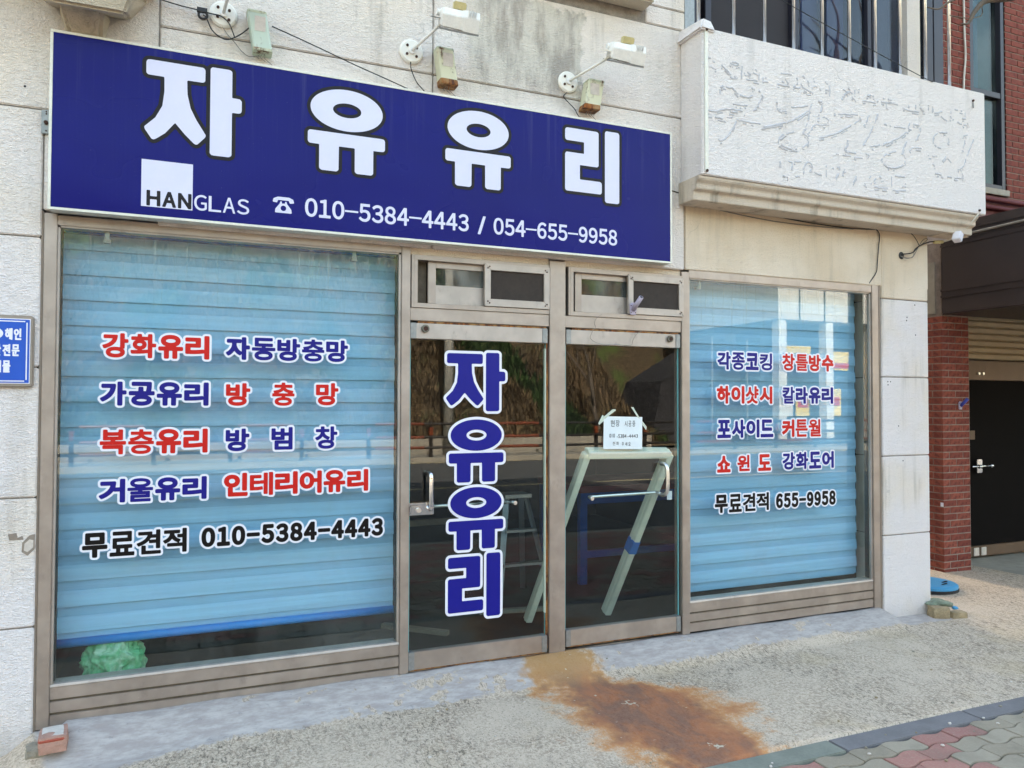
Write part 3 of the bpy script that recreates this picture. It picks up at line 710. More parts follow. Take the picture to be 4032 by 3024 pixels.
# residue of removed shop lettering on the parapet: thin raised, broken lines of old glue
MAT['residue'] = simple('glue_residue', srgb(192, 190, 194), .95, 0, .15, 20)
RESIDUE = [[(3.183,3.938),(3.278,3.939)],[(3.195,3.882),(3.252,3.874)],[(3.291,3.907),(3.336,3.886),(3.368,3.857),(3.427,3.84),(3.368,3.83)],[(3.362,3.941),(3.382,3.929),(3.434,3.932),(3.428,3.947),(3.382,3.945)],[(3.47,3.931),(3.463,3.841)],[(3.486,3.883),(3.513,3.898),(3.539,3.881),(3.493,3.873)],[(3.54,3.946),(3.573,3.944),(3.6,3.919)],[(3.566,3.902),(3.62,3.89),(3.681,3.886)],[(3.506,3.846),(3.6,3.851),(3.701,3.857)],[(3.617,3.9),(3.616,3.857)],[(3.654,3.89),(3.653,3.852)],[(3.812,3.945),(3.945,3.94),(3.959,3.892),(3.923,3.859)],[(3.846,3.912),(3.881,3.874),(3.818,3.885)],[(3.777,3.856),(3.888,3.861)],[(4.009,3.956),(4.037,3.945)],[(3.916,3.852),(3.987,3.864)],[(3.994,3.898),(4.022,3.87),(4.094,3.851),(4.015,3.84)],[(4.059,3.931),(4.073,3.906)],[(4.109,3.957),(4.124,3.931)],[(4.101,3.855),(4.109,3.889),(4.16,3.901),(4.189,3.869)],[(4.267,3.933),(4.269,3.848)],[(4.307,3.945),(4.299,3.847)],[(4.226,3.889),(4.262,3.892)],[(4.222,3.953),(4.248,3.935)],[(3.284,3.705),(3.287,3.753),(3.329,3.765),(3.394,3.76),(3.426,3.734),(3.479,3.721),(3.539,3.728),(3.559,3.755)],[(3.539,3.795),(3.579,3.785)],[(3.613,3.786),(3.65,3.764),(3.632,3.724),(3.598,3.675),(3.565,3.632)],[(3.175,3.578),(3.245,3.583),(3.335,3.61),(3.426,3.619),(3.491,3.608)],[(3.175,3.531),(3.251,3.542),(3.328,3.538)],[(3.374,3.656),(3.446,3.657),(3.512,3.662)],[(3.328,3.575),(3.399,3.58)],[(3.419,3.549),(3.504,3.551),(3.628,3.55)],[(3.419,3.543),(3.379,3.471),(3.327,3.406),(3.288,3.387),(3.263,3.392)],[(3.776,3.73),(3.782,3.698),(3.831,3.673),(3.865,3.684)],[(3.634,3.529),(3.706,3.548),(3.802,3.576),(3.907,3.613),(3.978,3.657),(4.064,3.709)],[(3.634,3.516),(3.733,3.544),(3.823,3.573),(3.942,3.635),(4.05,3.701)],[(4.093,3.764),(4.075,3.705),(4.063,3.647),(4.034,3.587),(4.012,3.545)],[(4.159,3.796),(4.199,3.792),(4.187,3.745),(4.158,3.69)],[(4.15,3.666),(4.209,3.686),(4.253,3.67),(4.238,3.639),(4.186,3.623),(4.121,3.617),(4.084,3.572),(4.055,3.535)],[(3.927,3.539),(3.843,3.51),(3.791,3.47),(3.794,3.427),(3.842,3.401),(3.919,3.403),(4.012,3.44),(4.062,3.48),(4.048,3.523),(4.005,3.542)],[(3.808,3.429),(3.87,3.415),(3.955,3.418)],[(3.887,3.72),(3.943,3.718),(4.057,3.747)],[(4.313,3.747),(4.316,3.719)],[(4.35,3.731),(4.474,3.744)],[(4.164,3.528),(4.304,3.575),(4.473,3.662)],[(4.178,3.521),(4.319,3.569)],[(4.438,3.549),(4.446,3.521),(4.415,3.471),(4.471,3.459)],[(4.325,3.434),(4.47,3.43)],[(3.8,3.313),(3.806,3.237)],[(3.877,3.317),(3.911,3.311),(3.904,3.26)],[(3.926,3.324),(3.989,3.329)],[(4.017,3.241),(4.017,3.285),(4.039,3.327),(4.082,3.332),(4.096,3.306),(4.074,3.264)],[(4.118,3.27),(4.183,3.255)],[(4.228,3.339),(4.23,3.25)],[(4.286,3.318),(4.361,3.333),(4.323,3.256)],[(4.398,3.304),(4.413,3.331)],[(3.918,3.218),(3.995,3.222)],[(3.827,3.207),(3.869,3.202)],[(4.381,3.863),(4.434,3.88),(4.476,3.91)],[(4.397,3.92),(4.442,3.91)],[(4.449,3.945),(4.464,3.918),(4.38,3.865)],[(4.471,3.914),(4.494,3.906)],[(4.517,3.939),(4.513,3.903)],[(4.556,3.951),(4.552,3.916)],[(4.486,3.882),(4.532,3.849)],[(4.594,3.87),(4.726,3.871)],[(4.633,3.911),(4.688,3.926),(4.719,3.902)],[(4.742,3.888),(4.83,3.893),(4.959,3.898)],[(4.834,3.897),(4.837,3.85),(4.853,3.846)],[(4.798,3.92),(4.894,3.921)],[(5.007,3.882),(5.048,3.871),(5.181,3.873)],[(5.074,3.904),(5.081,3.87)],[(5.153,3.923),(5.148,3.892)],[(5.19,3.935),(5.215,3.896),(5.249,3.883)],[(5.292,3.945),(5.291,3.902)],[(5.339,3.94),(5.334,3.89)],[(5.359,3.891),(5.442,3.916)],[(5.428,3.88),(5.48,3.854),(5.541,3.857)],[(5.542,3.934),(5.541,3.885),(5.585,3.891)],[(5.587,3.957),(5.675,3.955)],[(5.711,3.948),(5.706,3.922)],[(5.674,3.895),(5.764,3.903)],[(5.607,3.861),(5.665,3.847),(5.732,3.851),(5.737,3.87)],[(4.349,3.73),(4.447,3.744),(4.531,3.751),(4.569,3.733),(4.538,3.7),(4.438,3.645),(4.347,3.589)],[(4.655,3.769),(4.631,3.713),(4.599,3.68)],[(4.749,3.807),(4.717,3.726),(4.685,3.663),(4.645,3.599),(4.59,3.528)],[(4.437,3.547),(4.429,3.506),(4.41,3.47),(4.436,3.459),(4.52,3.464)],[(4.346,3.43),(4.481,3.43),(4.604,3.433)],[(4.604,3.478),(4.651,3.461),(4.635,3.442)],[(4.812,3.725),(4.884,3.718)],[(4.916,3.72),(5.038,3.726)],[(4.66,3.532),(4.754,3.553),(4.842,3.583),(4.923,3.62),(5.013,3.669),(5.079,3.726)],[(4.667,3.527),(4.762,3.548),(4.906,3.606)],[(5.084,3.774),(5.071,3.731),(5.104,3.717)],[(5.121,3.768),(5.196,3.761),(5.187,3.699),(5.144,3.639)],[(5.053,3.627),(5.02,3.574),(4.994,3.512)],[(5.077,3.552),(5.119,3.585),(5.211,3.588)],[(4.93,3.53),(4.849,3.504),(4.788,3.458),(4.8,3.419),(4.855,3.396),(4.944,3.406),(5.01,3.436),(5.035,3.481),(5.019,3.515)],[(5.495,3.755),(5.4,3.738),(5.348,3.704),(5.339,3.66),(5.372,3.628),(5.424,3.62)],[(5.504,3.719),(5.521,3.691),(5.503,3.664)],[(5.261,3.552),(5.303,3.543),(5.38,3.551)],[(5.672,3.737),(5.699,3.759),(5.735,3.77)],[(5.703,3.722),(5.688,3.67),(5.665,3.618)],[(5.807,3.743),(5.76,3.661),(5.713,3.574),(5.686,3.515),(5.64,3.479),(5.605,3.48)],[(5.332,3.483),(5.361,3.468)],[(5.484,3.563),(5.44,3.521)],[(5.501,3.547),(5.544,3.522)],[(5.356,3.413),(5.464,3.405),(5.56,3.402),(5.648,3.408),(5.675,3.427),(5.671,3.448)],[(4.397,3.314),(4.389,3.279)],[(4.525,3.29),(4.494,3.24)],[(4.681,3.331),(4.657,3.288)],[(4.719,3.295),(4.672,3.243)],[(4.759,3.317),(4.798,3.281)],[(4.679,3.232),(4.758,3.23),(4.845,3.234)],[(4.887,3.344),(4.886,3.268)],[(4.919,3.342),(5.025,3.343)],[(4.901,3.228),(5.031,3.238)],[(4.602,3.252),(4.625,3.215)],[(5.032,3.291),(4.999,3.263)]]

gm = MB(); grn = random.Random(5)
for ln_ in RESIDUE:
    pts = curve([(x, -.2665, z) for x, z in ln_], 6) if len(ln_) > 2 else [Vector((x, -.2665, z)) for x, z in ln_]
    if len(pts) == 2: pts = [pts[0].lerp(pts[1], t/5) for t in range(6)]
    for side in (0, 1):
        run = []
        for q in pts:
            if grn.random() < .12 or (side and grn.random() < .5):
                if len(run) > 1: gm.tube(run, .0085*grn.uniform(.75, 1.15), 6)
                run = []; continue
            run.append(q+Vector((grn.uniform(-.003, .003), 0, grn.uniform(-.003, .003)-side*.018)))
        if len(run) > 1: gm.tube(run, .0075, 6)
gro = gm.build('lettering_residue', 'residue', par); gro['label'] = 'faint grey residue of removed handwritten shop lettering'; gro['kind'] = 'stuff'
MAT['pane_tint'] = simple('lavender_pane_tint', srgb(128, 128, 158), .9, 0, .12, 3)  # colour that stands in for the bluish reflection on the upper panes
# upper window behind the balcony, with stainless security bars
uw = MB(); uw.box(3.17, 3.26, -.02, .14, 4.1, 6.4)
uw.build('window_jamb', 'galv', shop, .004)
wf = MB()
for a, b in ((3.30, 3.36), (3.42, 3.475), (4.235, 4.30), (5.03, 5.075), (5.085, 5.125), (5.70, 5.79), (5.80, 5.915)): wf.box(a, b, .07+.01*((a*10) % 2 > 1), .15, 4.02, 6.4)
wf.box(3.30, 5.915, .06, .16, 3.98, 4.06); ufr = wf.build('upper_window_frame', 'darkframe', shop, .003)
box('screen_pane', 'screen', ufr, 3.476, 4.234, .11, .115, 4.06, 6.4)
for a, b in ((4.301, 5.029), (5.126, 5.699)): box('window_pane', 'glass_up', ufr, a, b, .10, .106, 4.06, 6.4)
box('pane_backing', 'pane_backing', ufr, 5.14, 5.42, .20, .21, 4.06, 6.4); box('pane_backing', 'pane_tint', ufr, 4.31, 5.03, .32, .33, 4.06, 6.4); box('pane_backing', 'pane_tint', ufr, 5.43, 5.69, .33, .34, 4.06, 6.4)  # grey curtain first; the lavender sheets are added to imitate reflected tone
MB().box(4.42, 4.46, .22, .25, 4.06, 6.4).box(4.72, 4.78, .26, .29, 4.06, 6.4).box(5.46, 5.50, .23, .26, 4.06, 6.4).build('inner_sash', 'darkframe', ufr)
box('upper_side', 'darkframe', shop, 5.575, 5.915, .161, .9, 4.14, 6.4)
for x_ in (3.195, 3.496, 3.773, 4.043, 4.319, 4.594, 4.863, 5.132, 5.415, 5.691):
    MB().tube([(x_, -.15, 4.13), (x_, -.15, 6.2)], .0125, 12).build('security_bar', 'steel', shop, 0, True)
MB().tube([(3.19, -.15, 6.2), (5.92, -.15, 6.2)], .014, 10).build('bar_rail', 'steel', shop, 0, True)
# moulded sill corbel top left, ledge underside at top centre
cb = MB(); cb.quadbox([(-.70,-.31,3.50),(-.335,-.31,3.50),(-.335,-.03,3.60),(-.70,-.03,3.60),(-.72,-.33,3.60),(-.30,-.33,3.60),(-.24,-.03,3.72),(-.74,-.03,3.72)])
cb.build('sill_corbel', 'corbel', shop, .015); 
cb = MB(); cb.quadbox([(-.60,-.10,3.44),(-.46,-.10,3.44),(-.45,-.03,3.44),(-.62,-.03,3.44),(-.63,-.22,3.56),(-.44,-.22,3.56),(-.42,-.03,3.60),(-.66,-.03,3.60)])
cb.build('corbel_bracket', 'corbel', shop, .018)
box('sill_slab', 'corbel', shop, -1.3, -.2, -.30, -.028, 3.74, 3.86, .012)
box('window_ledge', 'corbel', shop, 1.95, 2.83, -.16, -.02, 4.30, 4.41, .01)

# ================================================================== NEIGHBOURING BRICK BUILDING
nb = thing('brick_building', 'red brick building with dark canopy, roller shutter and teal window', 'building', (7.2, 1.2, -.15))
CH = .0692
def brickmesh(lx, ly): return MB().box(0, lx, 0, ly, 0, .0585).mesh('brick', .0025, 1)
BF, BH, BS, BSH = brickmesh(.19, .02), brickmesh(.09, .02), brickmesh(.02, .19), brickmesh(.02, .09)
for m in (BF, BH, BS, BSH): m.materials.append(MAT['brick'])
def brick(me, x, y, z):
    o = bpy.data.objects.new('brick', me); COL.objects.link(o); o.location = (x+RND.uniform(-.0015, .0015), y+RND.uniform(-.002, .002), z)
    o.parent = nb; o.matrix_parent_inverse = Matrix.Translation(-nb.location)
box('pillar_core', 'mortar', nb, 6.985, 7.378, .937, 1.9, -.4, 3.9)
c = 0
for k in range(39):
    z_ = -.20+k*CH
    if k % 2:
        for x_ in (6.98, 7.18): brick(BF, x_, .932, z_)
        for y_ in (1.052, 1.252, 1.452): brick(BS, 6.98, y_, z_)
        brick(BSH, 6.98, .953, z_)
    else:
        brick(BH, 6.98, .932, z_); brick(BF, 7.08, .932, z_); brick(BH, 7.28, .932, z_)
        for y_ in (.953, 1.152, 1.352): brick(BS, 6.98, y_, z_)
up = MB()
def course(x0, x1, y, z, off):
    x = x0-off
    while x < x1:
        a, b = max(x, x0), min(x+.19, x1)
        if b-a > .02: up.box(a, b, y+RND.uniform(-.002, .001), y+.03, z, z+.0585)
        x += .2
for k in range(58):
    z_ = -.20+(39+k)*CH
    if z_ < 3.8: continue
    course(6.98, 7.45, .932, z_, .1*(k % 2)); course(8.0, 10.5, .932, z_, .1*(k % 2))
for k in range(40): course(10.5, 11.5, .932, -.2+k*CH, .1*(k % 2))
ub = up.build('brickwork', 'brick', nb, .002); ub['kind'] = 'stuff'
MB().box(6.99, 7.45, .938, 1.9, 3.9, 10).box(8.0, 20, .938, 1.9, 3.55, 10).box(7.45, 8.0, 1.05, 1.9, 3.6, 10).box(6.99, 7.06, 1.9, 9, -.4, 10).box(7.06, 20, 8.9, 9, -.4, 10).box(7.379, 11.5, 1.75, 1.85, -.4, 3.9).box(10.5, 20, .945, 1.74, -.4, 3.54).build('core_wall', 'mortar', nb)
box('roof', 'concrete', nb, 6.9, 20, .8, 9.1, 10.0, 10.3)
MAT['brownred'] = simple('dark_red_paint', srgb(104, 46, 48), .7, 0, .15)
box('red_band', 'brownred', nb, 7.39, 10.5, .924, 1.04, 3.42, 3.80)
for z_ in (3.745, 3.66): MB().tube([(7.0, .89, z_), (10.4, .89, z_)], .022, 10).build('pipe', 'brownred', nb, 0, True)
tw = MB(); tw.box(7.455, 7.51, .94, 1.04, 3.88, 6.2).box(7.935, 7.99, .94, 1.04, 3.88, 6.2).box(7.51, 7.935, .94, 1.04, 3.88, 3.93).box(7.51, 7.935, .945, 1.04, 4.87, 4.93)
twf = tw.build('teal_window', 'darkframe', nb, .003); box('window_pane', 'glass_teal', twf, 7.51, 7.935, .99, 1.0, 3.93, 4.87); box('window_pane', 'glass_teal', twf, 7.51, 7.935, .992, 1.002, 4.93, 6.2)
box('window_blind', 'lid', twf, 7.53, 7.70, 1.03, 1.035, 4.93, 6.2)
box('window_sill', 'concrete', nb, 7.44, 8.0, .90, 1.04, 3.81, 3.875, .004)
box('mortar_patch', 'concrete', nb, 6.968, 6.979, 1.0, 1.12, 2.52, 3.05)
# canopy
cn = MB().box(6.955, 12, -1.3, .92, 2.50, 3.40).build('canopy', 'canopy', nb, .012)
for z_ in (2.68, 2.74, 3.19, 3.245, 3.32): MB().box(6.945, 6.954, -1.3, .92, z_-.012, z_+.012).build('canopy_rib', 'canopy', cn, .003)
MB().tube([(6.93, .92, 3.255), (6.93, -.1, 3.27), (6.93, -1.3, 3.29)], .012, 8).build('conduit', 'grey_c', cn)
# shutter, transom and steel door
sb = 2.10
for k in range(9):
    z_ = sb+k*.073
    pf = [(1.36, z_), (1.345, z_+.012), (1.343, z_+.05), (1.352, z_+.066), (1.36, z_+.0725), (1.375, z_+.0725), (1.375, z_)]
    MB().extrude(pf, 'x', 7.40, 10.4).build('shutter_slat', 'shutter', nb)
box('shutter_box', 'shutter', nb, 7.40, 10.4, 1.30, 1.6, 2.76, 2.95)
box('door_transom', 'brownrail', nb, 7.40, 10.4, 1.36, 1.44, 1.868, 2.085, .004)
sd = box('steel_door', 'darkdoor', nb, 7.40, 10.4, 1.375, 1.43, .02, 1.862)
box('kick_rail', 'brownrail', nb, 7.40, 10.4, 1.355, 1.44, -.10, .016, .003)
for x_ in (7.99, 8.11): box('white_tile', 'whitewash', nb, x_, x_+.085, 1.345, 1.354, -.09, .0, .004)
for x_ in (8.115, 8.185): MB().disc((x_, 1.36, 1.94), (0, -1, 0), .016, .014, 16).build('lock_cylinder', 'steel', sd)
box('lock_case', 'chrome', sd, 8.04, 8.125, 1.33, 1.375, .83, .98, .006)
MB().tube([(7.93, 1.31, .905), (8.21, 1.29, .91)], .011, 10).disc((8.20, 1.29, .91), (1, 0, 0), .022, .03, 14).disc((8.02, 1.30, .905), (1, -.3, 0), .022, .03, 14).build('door_lever', 'chrome', sd, 0, True)
box('door_label', 'brownrail', sd, 7.98, 8.06, 1.371, 1.3745, 1.20, 1.30)
box('wall_tag', 'white_v', nb, 6.975, 6.9795, .935, .965, .56, .60)

# ================================================================== STREET OPPOSITE (seen in the glass)
def hill_z(x, y):
    t = max(0, (-21.2-y))
    e = max(0, min(1, (18.2-x)/2.2)); e = max(e, min(1, max(0, (-30.5-y)/3))); e = e*e*(3-2*e)
    w = max(0, min(1, (x+45)/10))
    return -.1+(min(t*.95, 9)+.9*mnoise.noise(Vector((x*.25, y*.25, 0)))*min(1, t/2)+.25*mnoise.noise(Vector((x, y, 3)))*min(1, t))*e*w
structure(sheet('hillside', 'hill', lin(-46, 60, 150), lin(-42, -21.0, 46), hill_z), 'steep bank with dry brush across the road')
MB().box(-60, 16.5, -20.95, -20.7, -.4, .42).build('retaining_kerb_wall', 'concrete')
rw = bpy.data.objects['retaining_kerb_wall']; tag(rw, 'long low concrete wall at the foot of the bank, mirrored in the glass', 'wall')
br = MB(); gr = MB()
for k in range(13000):
    x = RND.uniform(-9, 18); y = -21.3-abs(RND.gauss(0, 1))*5.5
    if y < -36: continue
    z_ = hill_z(x, y); g = mnoise.noise(Vector((x*.35, y*.3, 9))) > .12
    if z_ < -.05 and x > 14: continue
    m = gr if g else br
    for q in range(2 if not g else 3):
        l = RND.uniform(.15, .55)*(1 if g else 1.3); a = RND.uniform(0, 6.28); lean = RND.uniform(.1, .9)
        p = Vector((x+RND.uniform(-.2, .2), y, z_-.05)); e = p+Vector((math.cos(a)*lean*l, math.sin(a)*lean*l, l))
        wv = Vector((math.sin(a), -math.cos(a), 0))*(.05 if g else .03)
        b = len(m.v); mid = (p+e)/2+Vector((0, 0, .12*l))
        m.v += [tuple(p-wv), tuple(p+wv), tuple(mid+wv*.9), tuple(mid-wv*.9), tuple(e)]; m.f += [(b, b+1, b+2, b+3), (b+3, b+2, b+4)]
def raw(m, name, mat):
    me = bpy.data.meshes.new(name); me.from_pydata(m.v, [], m.f); return link(name, me, mat)
tag(raw(br, 'dry_brush', 'twig'), 'dry brown grass and brush covering the bank', 'brush', kind='stuff')
tag(raw(gr, 'green_brush', 'grass'), 'green tufts of undergrowth covering the bank', 'undergrowth', kind='stuff')
gr_ = thing('guard_rail', 'dark roadside railing with orange bands before the bank', 'railing', (8, -19.4, -.2))
for x_ in [-7.2+2.05*i for i in range(18)]:
    p = MB().box(x_-.055, x_+.055, -19.455, -19.345, -.2, 1.0).build('post', 'railblack', gr_, .01); MB().box(x_-.058, x_+.058, -19.458, -19.342, .52, .78).build('post_band', 'railorange', p)
for z_ in (.89, .46, .12):
    p = MB().tube([(-8, -19.34, z_), (30, -19.34, z_)], .045, 8).build('rail', 'railblack', gr_, 0, True); m = MB()
    for i in range(9): m.tube([(-7+4.1*i, -19.34, z_), (-5.4+4.1*i, -19.34, z_)], .049, 8)
    m.build('rail_band', 'railorange', p)
up_ = thing('utility_pole', 'pale concrete utility pole by the railing, mirrored in the left door', 'pole', (8.05, -20.3, -.2))
MB().tube([(8.05, -20.3, -.3), (8.05, -20.3, 9.5)], [.19, .12], 16).build('shaft', 'polec', up_, 0, True); MB().bar((7.2, -20.3, 8.8), (8.9, -20.3, 8.8), .1, .1).build('crossarm', 'galv', up_)
bt = thing('bare_tree', 'young leafless tree on the bank, mirrored in the right door', 'tree', (14.6, -21.4, -.1))
def tree(root, base, h, r, seed, depth=4, mat='bark', spread=.55):
    rn = random.Random(seed); tr = MB(); crown = MB()
    def grow(p, d, l, r, k):
        pts = [p]; q = p
        for i in range(4):
            d = (d+Vector((rn.uniform(-.12, .12), rn.uniform(-.12, .12), rn.uniform(-.02, .1)))).normalized(); q = q+d*l/4; pts.append(q)
        rs = [r*(1-.45*i/4) for i in range(5)]
        (tr if k == depth else crown).tube(pts, rs, 6 if k > 1 else 4)
        if k == 0: return
        for j in range(3 if k > 1 else 2):
            a = rn.uniform(0, 6.28); n = d.orthogonal().normalized(); n.rotate(Matrix.Rotation(a, 3, d))
            grow(pts[rn.choice((2, 3, 4))], (d+n*rn.uniform(spread*.7, spread*1.4)).normalized(), l*rn.uniform(.5, .72), r*.5, k-1)
    grow(Vector(base), Vector((0, 0, 1)), h, r, depth)
    tr.build('trunk', mat, root, 0, True); crown.build('crown', mat, root, 0, True)
tree(bt, (14.6, -21.4, -.15), 3.2, .10, 4)
nt = thing('netted_shed', 'dark shed draped in black netting beside the bank, mirrored in the right door', 'shed', (20.5, -26, -.3))
MB().quadbox([(18.6,-28,-.4),(24,-28,-.4),(24,-24,-.4),(18.6,-24,-.4),(19.8,-28,2.6),(24,-28,5.0),(24,-24.9,5.0),(19.8,-24.9,2.6)]).build('netting', 'net', nt)
for x_ in (21.9, 23.9): MB().tube([(x_, -23.95, -.4), (x_, -23.95, 4.6)], .05, 8).build('prop', 'galv', nt)
ob = thing('opposite_shop', 'white shop across the road with yellow and red banners, mirrored in the right window', 'building', (29, -24, -.3))
MB().box(24.2, 36, -30, -22.2, 5.4, 9.5).build('upper_storey', 'bw', ob); MB().box(24.2, 36, -30, -23.4, -.5, 5.39).build('shopfront', 'bglass', ob)
for x_ in (24.5, 27.3, 30.1, 32.9): MB().box(x_-.22, x_+.22, -22.7, -22.25, -.4, 5.39).build('column', 'bw', ob)
for a in (25.4, 26.9, 28.4): MB().box(a, a+.04, -22.19, -22.15, 5.42, 9.4).build('panel_joint', 'bglass', ob)
for a, b, c_, d_, m in ((25.0, 27.0, 3.4, 4.3, 'banner_y'), (27.6, 29.8, 3.2, 4.1, 'banner_y'), (25.1, 27.0, 3.55, 3.75, 'banner_r'), (27.7, 29.6, 3.3, 3.55, 'banner_r'), (25.0, 25.9, 1.0, 2.4, 'bw'), (26.1, 26.9, 1.0, 2.3, 'banner_y'), (28.0, 28.9, 1.0, 2.3, 'banner_y'), (26.2, 26.8, 1.4, 1.8, 'banner_r'), (28.1, 28.8, 1.5, 1.9, 'banner_r')):
    MB().box(a, b, -23.2 if 'r' != m[-1] else -23.16, -23.14 if 'r' != m[-1] else -23.12, c_, d_).build('banner', m, ob)

# ================================================================== STOREFRONT FRAME, WINDOWS, DOORS
sf = thing('storefront_frame', 'bronze aluminium posts and rails framing the shop windows and doors', 'frame', (2.1, .02, 0))
Y0, Y1 = -.015, .075
for a, b, z0, z1 in ((-.708, -.650, -.035, 2.552), (1.136, 1.190, -.01, 2.535), (2.117, 2.232, -.01, 2.522), (3.142, 3.206, -.01, 2.522), (4.952, 5.022, -.02, 2.545)):
    box('post', 'alu', sf, a, b, Y0-.004, Y1, z0, z1, .003)
for a, b, z0, z1 in ((-.650, 1.136, 2.495, 2.546), (3.206, 4.952, 2.482, 2.540)): box('head_rail', 'alu', sf, a, b, Y0, Y1, z0, z1, .003)
for a, b in ((1.19, 2.117), (2.232, 3.142)):
    box('transom_bar', 'alu', sf, a, b, Y0+.004, Y1, 2.094, 2.170, .003); box('head_strip', 'cream', sf, a, b, Y0+.012, Y1, 2.494, 2.545, .002)
    box('threshold', 'alu', sf, a, b, .0, .08, -.06, -.006, .003)
for a, b, z0, z1 in ((-.722, -.709, -.1, 2.56), (5.024, 5.043, -.05, 2.56)): box('caulk_bead', 'silicone', sf, a, b, -.018, .03, z0, z1, .003)
box('caulk_bead', 'silicone', sf, 3.16, 5.02, -.016, .03, 2.541, 2.556, .003)

def disp_window(label, x0, x1, z0, z1, slats):
    w = thing('display_window', label, 'window', ((x0+x1)/2, .01, z0))
    g = box('glass_pane', 'glass', w, x0-.006, x1+.006, .006, .014, z0-.006, z1+.006)
    for a, b in ((x0-.012, x0), (x1, x1+.014)): box('glazing_bead', 'alu2', w, a, b, -.008, .06, z0-.01, z1, .002)
    box('glazing_bead', 'alu2', w, x0, x1, -.006, .06, z1, z1+.009, .002)
    for a, b in ((x0, x0+.006), (x1-.006, x1)): box('gasket', 'gasket', w, a, b, .015, .05, z0, z1)
    MB().quadbox([(x0-.012,-.014,z0-.022),(x1+.014,-.014,z0-.022),(x1+.014,.06,z0-.022),(x0-.012,.06,z0-.022),(x0-.012,-.010,z0-.010),(x1+.014,-.010,z0-.010),(x1+.014,.055,z0),(x0-.012,.055,z0)]).build('window_sill', 'alu2', w, .001)
    for a, b in slats: box('plinth_slat', 'alu', w, x0-.012, x1+.014, -.012, .05, a, b, .003)
    box('plinth_backing', 'gasketbrown', w, x0-.012, x1+.014, .0, .045, slats[-1][0]+.005, slats[0][1]-.002)
    return w
MAT['gasketbrown'] = simple('dirty_groove', srgb(104, 94, 80), .9, 0, .3, 20)
wl = disp_window('large left display window with red, blue and black lettering over a blue blind', -.638, 1.121, .189, 2.486, ((.104, .166), (.038, .093), (-.035, .026)))
wr = disp_window('right display window beside the white corner pillar, with smaller lettering over a blue blind', 3.218, 4.936, .224, 2.473, ((.136, .201), (.071, .125), (.0, .060)))
SY = .0035
rw_, bw_, kw_ = 'red_v', 'blue_v', 'black_v'
def kw(text, x0, x1, z0, z1, mat, par, name, r=.0068, ow=.0112):
    return word('%s word %s in rounded letters with white border' % (name, text), cells(text, x0, x1, z0, z1, r), r, ow, SY, mat, par)
for a in (('강화유리', -.443, .073, 1.829, 1.957, rw_, 'red'), ('자동방충망', .157, .823, 1.832, 1.958, bw_, 'blue'), ('가공유리', -.450, .072, 1.578, 1.704, bw_, 'blue'), ('복층유리', -.448, .070, 1.324, 1.454, rw_, 'red'),
          ('거울유리', -.448, .068, 1.074, 1.197, bw_, 'blue'), ('인테리어유리', .155, .948, 1.080, 1.208, rw_, 'red'), ('무료견적', -.520, -.028, .796, .924, kw_, 'black')):
    kw(*a[:6], wl, a[6])
for a in (('방', .160, .286, 1.578, 1.703, rw_, 'red'), ('충', .403, .524, 1.578, 1.709, rw_, 'red'), ('망', .643, .770, 1.581, 1.709, rw_, 'red'), ('방', .161, .284, 1.328, 1.452, bw_, 'blue'), ('범', .401, .516, 1.331, 1.458, bw_, 'blue'), ('창', .641, .766, 1.331, 1.460, bw_, 'blue')):
    kw(*a[:6], wl, a[6])
word('black phone number 010-5384-4443 with white border', digits('010-5384-4443', .041, 1.042, .813, .918, .0068), .0068, .0112, SY, kw_, wl)
for a in (('각종코킹', 3.464, 3.963, 1.843, 1.970, bw_, 'blue'), ('창틀방수', 4.060, 4.566, 1.846, 1.973, rw_, 'red'), ('하이샷시', 3.457, 3.963, 1.596, 1.725, rw_, 'red'), ('칼라유리', 4.059, 4.560, 1.597, 1.724, bw_, 'blue'),
          ('포사이드', 3.460, 3.971, 1.348, 1.480, bw_, 'blue'), ('커튼월', 4.053, 4.431, 1.347, 1.479, rw_, 'red'), ('쇼', 3.458, 3.577, 1.101, 1.221, rw_, 'red'), ('윈', 3.637, 3.750, 1.105, 1.222, rw_, 'red'), ('도', 3.827, 3.947, 1.101, 1.224, rw_, 'red'),
          ('강화도어', 4.056, 4.562, 1.103, 1.232, bw_, 'blue'), ('무료견적', 3.436, 3.925, .812, .943, kw_, 'black')):
    kw(*a[:6], wr, a[6])
word('black phone number 655-9958 with white border', digits('655-9958', 3.987, 4.582, .819, .929, .0068), .0068, .0112, SY, kw_, wr)

